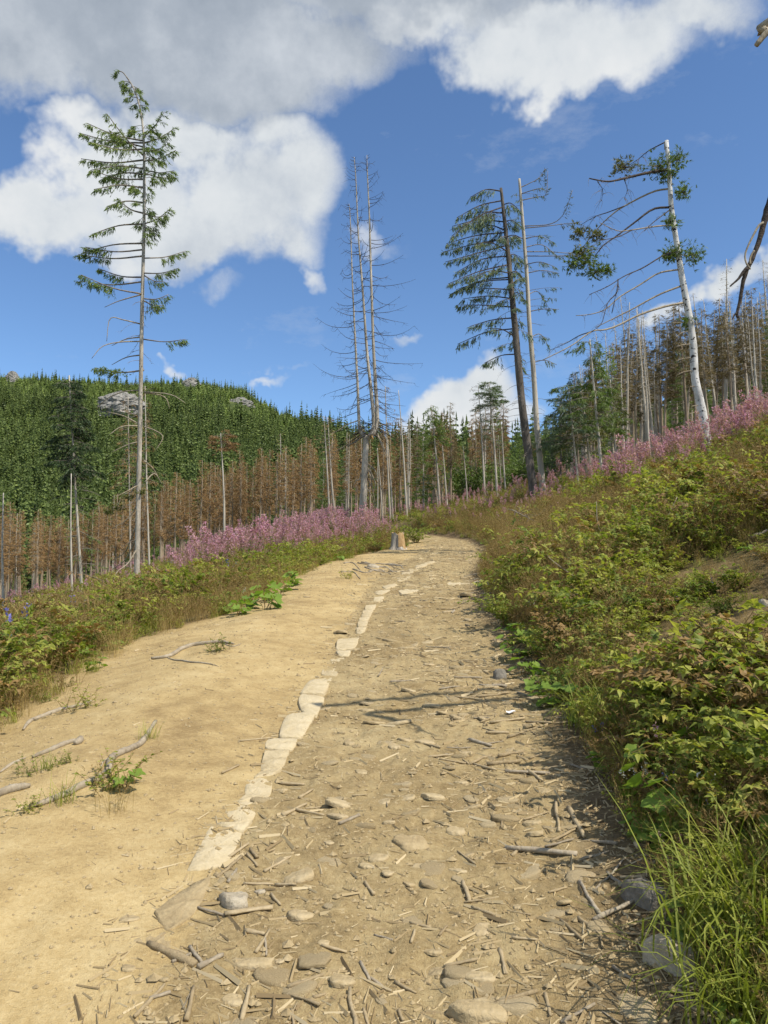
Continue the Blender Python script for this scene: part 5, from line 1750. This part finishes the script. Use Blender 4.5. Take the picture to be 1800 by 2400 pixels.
def by_part(mb, names, groups, mats):
    """split one builder into meshes by material slot"""
    V = np.concatenate(mb.v)
    out = []
    for nm, gs in zip(names, groups):
        q = MB()
        q.v, q.n = [V], len(V)
        q.f = [(f, gs.index(m)) for f, m in mb.f if m in gs]
        used = np.unique(np.concatenate([f.ravel() for f, m in q.f]))
        mp = np.full(len(V), -1); mp[used] = np.arange(len(used))
        q.v = [V[used]]; q.f = [(mp[f], m) for f, m in q.f]
        out.append(q.mesh(nm, [M[mats[g]] for g in gs], smooth=False))
    return tuple(out)


def broadleaf_parts(n=8, R=.12, lobed=False):
    """large rounded leaves on upright stalks: one mesh for each blade, one for the stalks"""
    st, blades_ = MB(), []
    for i in range(n):
        mb = MB()
        az = rng.uniform(0, 6.28)
        L = rng.uniform(.08, .34)
        b = curve((rng.normal(0, .05), rng.normal(0, .05), 0), az, L, 1.4, .5, 5, .05)
        st.tube(b, [.004] * 5, 4, False)
        r = R * rng.uniform(.5, 1.1)
        k = 16
        a = np.linspace(.30, 6.283 - .30, k)
        rr = r * (1 + (.16 * np.cos(a * 5) if lobed else .05 * np.cos(a * 7)) + rng.normal(0, .03, k))
        tilt = rng.uniform(.1, .8)
        out = np.array([math.cos(az), math.sin(az), 0]); side = np.array([-math.sin(az), math.cos(az), 0])
        nn = np.array([math.cos(az) * math.sin(tilt), math.sin(az) * math.sin(tilt), math.cos(tilt)])
        fw = np.cross(side, nn); fw = -fw if fw @ out < 0 else fw
        V = []
        for q in (1.0, .55):
            pts = b[-1] + fw * .35 * r + (-np.cos(a)[:, None] * fw + np.sin(a)[:, None] * side) * (rr * q)[:, None] + nn * (.16 * r * q ** 2 + .10 * r * q * np.sin(a * 3 + i) + rng.normal(0, .02 * r, k))[:, None]
            V.append(pts)
        V = np.vstack(V + [[b[-1]]])
        mb.add(V, [(j, j + 1, k + j + 1, k + j) for j in range(k - 1)], [(k + j, k + j + 1, 2 * k) for j in range(k - 1)])
        blades_.append(mb)
    return st, blades_


def joined(st, blades_):
    mb = MB()
    for q in blades_:
        for v in q.v:
            mb.add(v, *[f for f, m in q.f])
    off = mb.n
    for v, (f, m) in zip(st.v, st.f):
        pass
    mb.add(np.concatenate(st.v), *[f for f, m in st.f], m=1)
    return mb


def dryherb(h=.55, stems=7):
    mb = MB()
    for s in range(stems):
        az = rng.uniform(0, 6.28)
        b = curve((rng.normal(0, .05), rng.normal(0, .05), 0), az, h * rng.uniform(.6, 1.2), 1.4, 1.0, 6, .08)
        mb.tube(b, np.linspace(.003, .001, 6), 3, False)
        for q in range(5):
            c = curve(sample(b, rng.uniform(.4, 1)), rng.uniform(0, 6.28), h * rng.uniform(.1, .28), .9, .6, 4)
            mb.tube(c, [.0015, .0012, .001, .0006], 3, False)
            n = 11
            mb.cards(sample(c, rng.uniform(.3, 1, n)), rng.normal(0, 1, (n, 3)), rng.uniform(.012, .03, n), .009)
    return mb


RASP = [bramble(rng.uniform(.5, .75), 9).mesh('bramble', [M[('rasp', 'rasp_y', 'rasp', 'rasp_b', 'rasp_y', 'rasp')[i]], M['herb']], smooth=False) for i in range(6)]
WEED = [weed(rng.uniform(.25, .4)).mesh('weed', [M[('rasp', 'rasp_y', 'rasp', 'rasp_y')[i]], M['herb']], smooth=False) for i in range(4)]


def tuft_mesh(n, h, spread, lean, w, ms, seed=0.0):
    mb = MB(); blades(mb, n, h, spread, lean, w, 0, seed)
    return mb.mesh('grass_tuft', ms, smooth=False)


GRASS = [tuft_mesh(46, rng.uniform(.28, .42), .07, 1.0, .006, [M['grass'], M['dry']]) for i in range(4)]
DRY = [tuft_mesh(40, rng.uniform(.45, .65), .08, .6, .0035, [M['dry'], M['herb']], .7) for i in range(5)]
COARSE = [tuft_mesh(120, rng.uniform(.40, .52), .09, 2.0, .008, [M['grass'], M['dry']]) for i in range(3)]
FIRE_B = [fireweed(rng.uniform(1.0, 1.35), b) for b in (1, .9, .7, 1, .5, .8)]
FWM = ['fw_leaf', 'fw_pink', 'fw_seed', 'herb']
FIRE = [q.mesh('fireweed', [M[k] for k in FWM], smooth=False) for q in FIRE_B]
FIRE_P = [by_part(q, ['stem', 'leaves', 'flower_spike'], [[3], [0], [1, 2]], FWM) for q in FIRE_B]
BROAD_P = [broadleaf_parts(9, .10, i % 2 == 1) for i in range(4)]
BROAD = [joined(*q).mesh('broad_leaf_plant', [M['broad'], M['herb']], smooth=True) for q in BROAD_P]
BROAD_M = [(st.mesh('stalks', M['herb']), [q.mesh('leaf', M['broad']) for q in bl]) for st, bl in BROAD_P]
HERB = [dryherb(rng.uniform(.4, .65)).mesh('dry_herb', [M['herb']], smooth=False) for i in range(4)]


def flowers(mat, n=9, h=.5):
    mb = MB()
    for s in range(2):
        b = curve((rng.normal(0, .03), rng.normal(0, .03), 0), rng.uniform(0, 6.28), h, 1.45, 1.3, 5)
        mb.tube(b, [.003, .0025, .002, .002, .001], 3, False, m=1)
        P = sample(b, rng.uniform(.78, 1, n)) + rng.normal(0, .012, (n, 3))
        mb.cards(P, rng.normal(0, 1, (n, 3)), .035, .02, m=0)
        Q = sample(b, rng.uniform(.1, .7, 10)); D = rdir(10, .4)
        mb.leaves(Q, D, np.tile([0, 0, 1.0], (10, 1)), .07, .02, m=1)
    return mb.mesh('flower', [M[mat], M['rasp']], smooth=False)


FLOW = [flowers('blue'), flowers('blue', 14, .6), flowers('white', 12, .55), flowers('yellow', 5, .4), flowers('fw_pink', 12, .6)]


def in_view(x, y, m=.14):
    return (np.abs(x) < (.478 + m) * y + .5) & (y > 1.2)


def cover():
    coll = protos(RASP + WEED + GRASS + DRY + HERB + FLOW + BROAD + FIRE, 'growth')
    o = np.cumsum([0, len(RASP), len(WEED), len(GRASS), len(DRY), len(HERB), len(FLOW), len(BROAD), len(FIRE)])
    kinds = ['rasp', 'weed', 'grass', 'dry', 'herb', 'flow', 'broad', 'fire']
    cnt = dict(zip(kinds, np.diff(o)))
    off = dict(zip(kinds, o[:-1]))

    def emit(name, label, x, y, probs, scale, maxh):
        """probs: dict kind -> array of weights"""
        Wt = np.stack([np.broadcast_to(probs.get(k, 0.0), x.shape) for k in kinds], -1).astype(float)
        Wt = np.maximum(Wt, 0)
        tot = Wt.sum(1)
        keep = tot > 1e-6
        x, y, Wt, scale = x[keep], y[keep], Wt[keep], np.broadcast_to(scale, keep.shape)[keep]
        c = np.cumsum(Wt / Wt.sum(1)[:, None], 1)
        k = (rng.random(len(x))[:, None] > c).sum(1).clip(0, len(kinds) - 1)
        idx = np.array([off[kinds[a]] + rng.integers(0, cnt[kinds[a]]) for a in k])
        s = scale * rng.uniform(.7, 1.2, len(x))
        z = H0(x, y) - .03
        scatter(name, label, 'plants', coll, np.stack([x, y, z], -1), s, idx, .14)

    # ---- right bank
    N = 34000
    y = 1.6 * (24 ** rng.random(N))
    s = rng.random(N) ** 1.25 * (3.0 + .62 * y)
    x = xr(y) + .12 + s
    # about even cover of the slope
    dens = np.clip((y ** 2) * 1.1, 0, 60)
    area = (y * math.log(24)) * (3.0 + .62 * y)       # ground per sample (relative)
    keepp = np.clip(1.0 * area / area.max() * 3.2 + .30, 0, 1)
    keep = in_view(x, y) & (rng.random(N) < keepp)
    bare = np.array([hit(1735, 1430)[:2], hit(1700, 1330)[:2], hit(1790, 1480)[:2], hit(1600, 1530)[:2]])
    db = np.min([np.hypot((x - b[0]) / .75, (y - b[1]) / .8) for b in bare[:3]], axis=0)
    keep &= (db > 1) | (rng.random(N) < .28)
    x, y, s, db = x[keep], y[keep], s[keep], db[keep]
    ppx = CX + F * x / y
    n1 = fbm(x * .7, y * .7, 3, 90); n2 = fbm(x * 1.1 + 9, y * 1.1, 3, 91)
    gold = np.clip(1.2 - np.abs(s - 1.2) / 2.0, 0, 1) * np.clip((y - 8.5) / 6, 0, 1)
    fw = np.clip((s - 3.2) / 1.2, 0, 1) * np.clip((y - 12.5) / 3, 0, 1)
    near = np.clip((6 - y) / 3, 0, 1)
    pr = dict(rasp=np.clip(.34 + n1 * 1.2, .04, 1) * (1 - .8 * gold) * (1 - .45 * near) * (1 - .6 * fw) * np.clip((s - .1) / .3, .2, 1), weed=.42 + .3 * near, grass=np.clip(.26 + n2 * .9, .06, .8) + .28 * near,
              dry=.24 + np.clip(n2, 0, 1) * 1.1 + gold * 1.7 + .25 * (db < 1.8), herb=.32 + .9 * np.clip(-n1, 0, 1) + .4 * (db < 1.8), flow=.022, broad=.16 * np.clip(1.8 - s, 0, 1) + .04, fire=fw * .16)
    emit('bank_plants', 'mixed bramble, grass and dry herbs covering the right bank', x, y, pr, np.clip(.45 + s * .8, .5, 1.0) * (1 + .1 * n1) * np.interp(y, [2, 4, 8], [.62, .75, 1.0]) * np.clip((db - .5) / 1.2, .36, 1), 1)
    # ---- left side
    N = 22000
    y = 4.0 * (15 ** rng.random(N))
    s = rng.random(N) ** 1.2 * (2.2 + .45 * y)
    x = xv(y) - .05 - s
    area = (y * math.log(15)) * (2.2 + .45 * y)
    keep = in_view(x, y) & (rng.random(N) < np.clip(area / area.max() * 2.6 + .12, 0, 1))
    x, y, s = x[keep], y[keep], s[keep]
    n1 = fbm(x * .6, y * .6, 3, 94); n2 = fbm(x * .9 + 5, y * .9, 3, 95)
    fw = np.clip((s - .6) / .7, 0, 1) * np.clip((y - 13.5) / 3, 0, 1) * np.clip((CX + F * x / y - 400) / 80, 0, 1)
    fw = fw * np.clip((62 - y) / 10, 0, 1)
    pr = dict(rasp=np.clip(.3 + n1 * 1.3, .03, 1) * (1 - .7 * fw) * np.clip((s - .05) / .25, .25, 1), weed=.36, grass=np.clip(.26 + n2 * .8, .04, .7) * (1 + np.clip(.8 - s, 0, 1)),
              dry=.3 + np.clip(-n2, 0, 1) * 1.1 + .9 * np.exp(-((y - 13) / 3.5) ** 2) * np.clip(1.6 - s, 0, 1), herb=.16 + .2 * np.clip(-n1, 0, 1), flow=.02, broad=.05 * np.clip(1.2 - s, 0, 1), fire=fw * .5)
    emit('left_plants', 'mixed bramble, grass and fireweed growing left of the sand', x, y, pr, np.clip(.5 + s * .6, .55, 1.1), 1)
    # ---- the far fireweed meadow and the strip under the stands
    N = 4300
    y = rng.uniform(20, 60, N)
    px = rng.uniform(380, 1330, N)
    x = (px - CX) / F * y
    out = (x < xv(y) - np.where(y > 23, .4, .8)) | (x > xr(y) + .5)
    patch = fbm(x * .25, y * .25, 3, 71) > -.25
    keep = out & (patch | (rng.random(N) < .3)) & ~((px > 1130) & (y < 26))
    x, y = x[keep], y[keep]
    emit('fireweed_meadow', 'wide drift of pink fireweed in front of the dead stands', x, y, dict(fire=.62, dry=.8, rasp=.5, grass=.4), .75, 1)
    # short growth on the leftmost far slope below the trees
    N = 2600
    y = rng.uniform(26, 62, N); px = rng.uniform(-60, 520, N); x = (px - CX) / F * y
    emit('slope_plants', 'low brambles and dry grass on the far left slope', x, y, dict(rasp=.6, dry=.5, grass=.2, herb=.3, fire=.12), .95, 1)


cover()


def single_plants():
    def put(name, label, cat, me, px, py, s, group=None, d=None, sink=.02):
        if d is None:
            p = hit(px, py)
        else:
            x = (px - CX) / F * d
            p = np.array([x, d, float(H0(x, d))])
        if isinstance(me, tuple):                      # a thing with parts: (stalks, [leaves]) or named parts
            o = thing(name, label, cat, (p[0], p[1], p[2] - sink))
            if isinstance(me[1], list):
                obj('stalks', me[0], o)
                for q in me[1]:
                    obj('leaf', q, o)
            else:
                for q in me:
                    po = obj(q.name.split('.')[0], q, o)
                    if q.name.startswith(('leaves', 'foliage', 'flower_spike', 'stems')):
                        po['kind'] = 'stuff'
        else:
            o = obj(name, me, None, (p[0], p[1], p[2] - sink), label=label, category=cat)
        o.scale = (s, s, s); o.rotation_euler[2] = rng.uniform(0, 6.28)
        if group:
            o['group'] = group
        return o
    # coarse grass tussocks at the foot of the bank
    for i, (px, py, s, lab) in enumerate([(1690, 2230, 1.0, 'bright green coarse grass tussock drooping over the grey log'), (1775, 2250, 1.0, 'coarse green grass tussock beside the one over the grey log'), (1745, 2400, .9, 'green grass tussock below the grey log end'),
                                          (1390, 1700, .85, 'upright rush tuft in front of the big bank leaves'), (1440, 1740, .85, 'arching green grass tuft at the shaded bank foot'), (1800, 2120, .9, 'grass tussock higher on the bank above the log'), (1500, 1830, .7, 'yellowish grass tuft on the bank above the shaded hollow')]):
        put('grass_tussock', lab, 'grass', COARSE[i % 3], px, py, s)
    lab = 'round leaved plant at the foot of the right bank'
    spots = [(1215, 1545), (1232, 1585), (1200, 1515), (1230, 1500), (1300, 1520), (1330, 1550), (1420, 1600), (1450, 1640), (1490, 1610), (1385, 1655), (1540, 1590), (1250, 1620), (1290, 1650), (1345, 1600)]
    for i, (px, py) in enumerate(spots):
        put('broad_leaf_plant', lab, 'plant', BROAD_M[i % 4], px, py, rng.uniform(.6, .85), 'round leaved plants on the bank foot')
    big = [(st.mesh('stalks', M['herb']), [q.mesh('leaf', M['broad']) for q in bl]) for st, bl in (broadleaf_parts(6, .075, True) for i in range(3))]
    lab = 'lobed green leaf cluster low on the right bank'
    for i, (px, py) in enumerate([(1560, 1850), (1620, 1800), (1690, 1830), (1740, 1780), (1790, 1850), (1650, 1900), (1580, 1940), (1760, 1900), (1700, 1960), (1790, 1730)]):
        put('lobed_leaf_plant', lab, 'plant', big[i % 3], px, py, rng.uniform(.85, 1.2), 'lobed leaf clusters on the bank')
    lab = 'bright leafy plant at the green edge of the sand'
    for i, (px, py) in enumerate([(590, 1425), (620, 1410), (650, 1400), (670, 1385), (560, 1440), (630, 1425), (610, 1400), (690, 1370)]):
        put('broad_leaf_plant', lab, 'plant', BROAD_M[i % 4], px, py, rng.uniform(.75, 1.0), 'bright leafy plants at the sand edge')
    # weeds on the sand by the roots
    for px, py, s, me, lab in [(272, 1838, .7, WEED[0], 'leafy green weed growing against the long grey root'), (285, 1850, .45, BROAD_M[1], 'small lobed weed beside the long root'), (145, 1880, .45, GRASS[0], 'small grassy tuft by the root end'),
                               (70, 1898, .4, WEED[1], 'tiny weed on bare sand near the root end'), (515, 1528, .7, WEED[2], 'small green weed under the forked root'), (178, 1668, .7, WEED[3], 'low weed at the curved root by the bramble edge'),
                               (352, 1728, .4, GRASS[1], 'grass wisp at the tip of the long root'), (265, 1900, .45, DRY[1], 'faint dry grass wisp on the sand'), (815, 1355, .8, WEED[1], 'green weed patch on the sand near the thin roots'), (60, 1815, .4, WEED[0], 'low green mat of weed beside the thick pale root'), (110, 1805, .4, GRASS[2], 'grass patch between the two grey roots'),
                               (160, 1790, .35, WEED[2], 'mossy weed mat above the long root')]:
        put('weed', lab, 'plant', me, px, py, s)
    # bushes
    bush = [by_part(bramble(1.05, 30), ['stems', 'foliage'], [[1], [0]], ['rasp', 'herb']) for i in range(3)]
    for i, (px, py, s, lab, d) in enumerate([(462, 1400, .62, 'rounded leafy bramble bush left of the sand', 14), (235, 1400, .72, 'tall bright bramble clump before the tallest spruce', 13), (120, 1480, .7, 'bramble clump at the left wood edge', 10), (60, 1560, .7, 'dense bramble mass beside the curved root', 8.0), (190, 1545, .55, 'bramble overhanging the sand edge', 8.6),
                                             (832, 1300, .85, 'dark green bush in front of the fireweed below the forked tree', 25), (975, 1284, .85, 'green bush at the path bend beside the cut stump', 27.5), (727, 1325, .75, 'leafy bush at the fireweed edge near the roots', 20), (690, 1352, .6, 'green bush beside the bright leafy plants', 17),
                                             (1430, 1250, .8, 'green bramble clump high on the right bank', 13), (1560, 1150, .9, 'leafy bramble clump below the silver fir', 15.5), (1700, 1200, .8, 'leafy clump on the upper right bank', 14), (1245, 1390, .6, 'bramble bush overhanging the lane on the right', 10.5), (1185, 1440, .5, 'low bramble at the lane edge above the round leaves', 9.5), (1500, 1350, .7, 'bramble clump mid way up the right bank', 9.5), (1420, 1040, 1.2, 'dark bush among the fireweed left of the silver fir', 20), (1500, 1030, 1.2, 'dark leafy mass under the fireweed beside the silver fir', 20)]):
        put('bush', lab, 'bush', bush[i % 3], px, py, s, d=d, sink=.05)
    # round green broadleaved bush below the white cloud
    for (px, d, w, lab) in [(1115, 50, 2.6, 'big rounded green bush in front of the stand under the white cloud'), (1180, 54, 2.4, 'green bush behind the bare poles left of the leaning pair'), (1225, 52, 2.0, 'low green bush at the foot of the leaning pair')]:
        x = (px - CX) / F * d
        g = float(H0(x, d))
        t = thing('bush', lab, 'bush', (x, d, g))
        st, lf = MB(), MB()
        for i in range(34):
            b = curve((0, 0, 0), rng.uniform(0, 6.28), w * rng.uniform(.7, 1.25), rng.uniform(.25, 1.5), rng.uniform(.1, 1.0), 6, .1)
            st.tube(b, np.linspace(.03, .006, 6), 4, False)
            n = 130
            P = sample(b, rng.uniform(.3, 1, n)) + rng.normal(0, .2, (n, 3))
            lf.leaves(P, rng.normal(0, 1, (n, 3)), rng.normal(0, 1, (n, 3)), rng.uniform(.10, .2, n), rng.uniform(.06, .11, n))
        obj('stems', st.mesh('stems', M['twig']), t)
        obj('foliage', lf.mesh('foliage', M['spruce'], smooth=False), t, kind='stuff')
    # tall fireweed near the silver fir: one by one
    lab = 'tall pink fireweed stem on the crest of the right bank'
    n = 0
    while n < 140:
        px = rng.uniform(1310, 1800); d = rng.uniform(14.5, 23)
        x = (px - CX) / F * d
        base = 1350 - (float(H0(x, d)) - EYE) / d * F
        crest = np.interp(px, [1300, 1400, 1500, 1600, 1700, 1800], [1155, 1120, 1085, 1075, 1050, 1030])
        if n > 75:
            px = rng.uniform(1320, 1500); x = (px - CX) / F * d
            base = 1350 - (float(H0(x, d)) - EYE) / d * F
        if abs(base - crest) > 60 or (abs(px - 1662) < 16 and d < 20):
            continue
        put('fireweed', lab, 'flower', FIRE_P[n % 6], px, 0, rng.uniform(.85, 1.3), 'fireweed stems on the bank crest', d=d)
        n += 1
    lab = 'tall pink fireweed stem at the edge of the left meadow'
    for n in range(110):
        px = rng.uniform(470, 1000); d = rng.uniform(19, 31)
        x = (px - CX) / F * d
        if x > float(xv(d)) - (.45 if d > 23 else 1.0):
            continue
        put('fireweed', lab, 'flower', FIRE_P[n % 6], px, 0, rng.uniform(.6, .9), 'fireweed stems at the meadow edge', d=d)
    # dead branches poking out of the bank
    for lab, parts, d in [('forked dry branch poking out of the brambles on the bank', [([(1494, 1340), (1520, 1290), (1560, 1220), (1587, 1165)], 4), ([(1518, 1292), (1522, 1250), (1520, 1222)], 2.5), ([(1525, 1280), (1560, 1270), (1592, 1260)], 2)], 10),
                          ('thin bent dry branch beside the forked one', [([(1475, 1340), (1430, 1290), (1402, 1230), (1398, 1175)], 3.5)], 10.5),
                          ('fallen grey twiggy branch on the bank near the lane', [([(1200, 1195), (1240, 1215), (1290, 1240), (1340, 1255)], 3), ([(1240, 1215), (1225, 1235), (1205, 1245)], 1.6), ([(1270, 1230), (1300, 1225), (1330, 1210)], 1.6)], 17),
                          ('long thin bare stem arching from the round leaves', [([(1475, 1415), (1400, 1385), (1330, 1340), (1290, 1310), (1282, 1300)], 2.6)], 8.5),
                          ('short broken twig stuck in the upper bank', [([(1690, 1145), (1712, 1128)], 2.4)], 13)]:
        c = W(*parts[0][0][0], d)
        c[2] = float(H0(c[0], c[1]))
        t = thing('dead_branch', lab, 'branch', tuple(c))
        for j, (pp, w) in enumerate(parts):
            ln = wline(pp, d, rng.uniform(-.3, .3))
            if j == 0 and 'fallen' not in lab:
                ln[0][2] = min(ln[0][2], c[2])
            ln = smooth_line(ln, 16)
            r = w / F * d / 2
            mb = MB(); mb.tube(ln, np.linspace(r, r * .4, 16), 6, wob=.1)
            obj('branch', mb.mesh('branch', M['wood_grey'], origin=c), t)
        if 'twiggy' in lab:
            mb = MB()
            for i in range(40):
                b = curve(sample(wline(parts[0][0], d), rng.random()), rng.uniform(0, 6.28), rng.uniform(.15, .5), rng.uniform(-.4, .8), rng.uniform(-.5, .8), 5, .15)
                mb.tube(b, np.linspace(.005, .0015, 5), 3, False)
            obj('twigs', mb.mesh('twigs', M['twig'], origin=c), t, kind='stuff')
    # brush pile of brown branches by the pale log
    d = 30
    x = (368 - CX) / F * d
    o = np.array([x, d, float(H0(x, d))])
    mb = MB(); nd = MB()
    for i in range(60):
        b = curve(o + [rng.normal(0, .7), rng.normal(0, .4), rng.uniform(.1, .7)], rng.uniform(0, 6.28), rng.uniform(.5, 1.4), rng.uniform(-.3, .7), rng.uniform(-.6, .4), 5, .1)
        mb.tube(b, np.linspace(.014, .004, 5), 4, False)
        shoots(nd, b, .1, 1, .08, .3, .3, .2, .03, 3)
    t = thing('brush_pile', 'heap of brown dead branches at the foot of the tallest spruce', 'brush', tuple(o))
    obj('branches', mb.mesh('branches', M['twig'], origin=o), t, kind='stuff')
    obj('needles', nd.mesh('needles', M['brown_needle'], smooth=False, origin=o), t, kind='stuff')


single_plants()
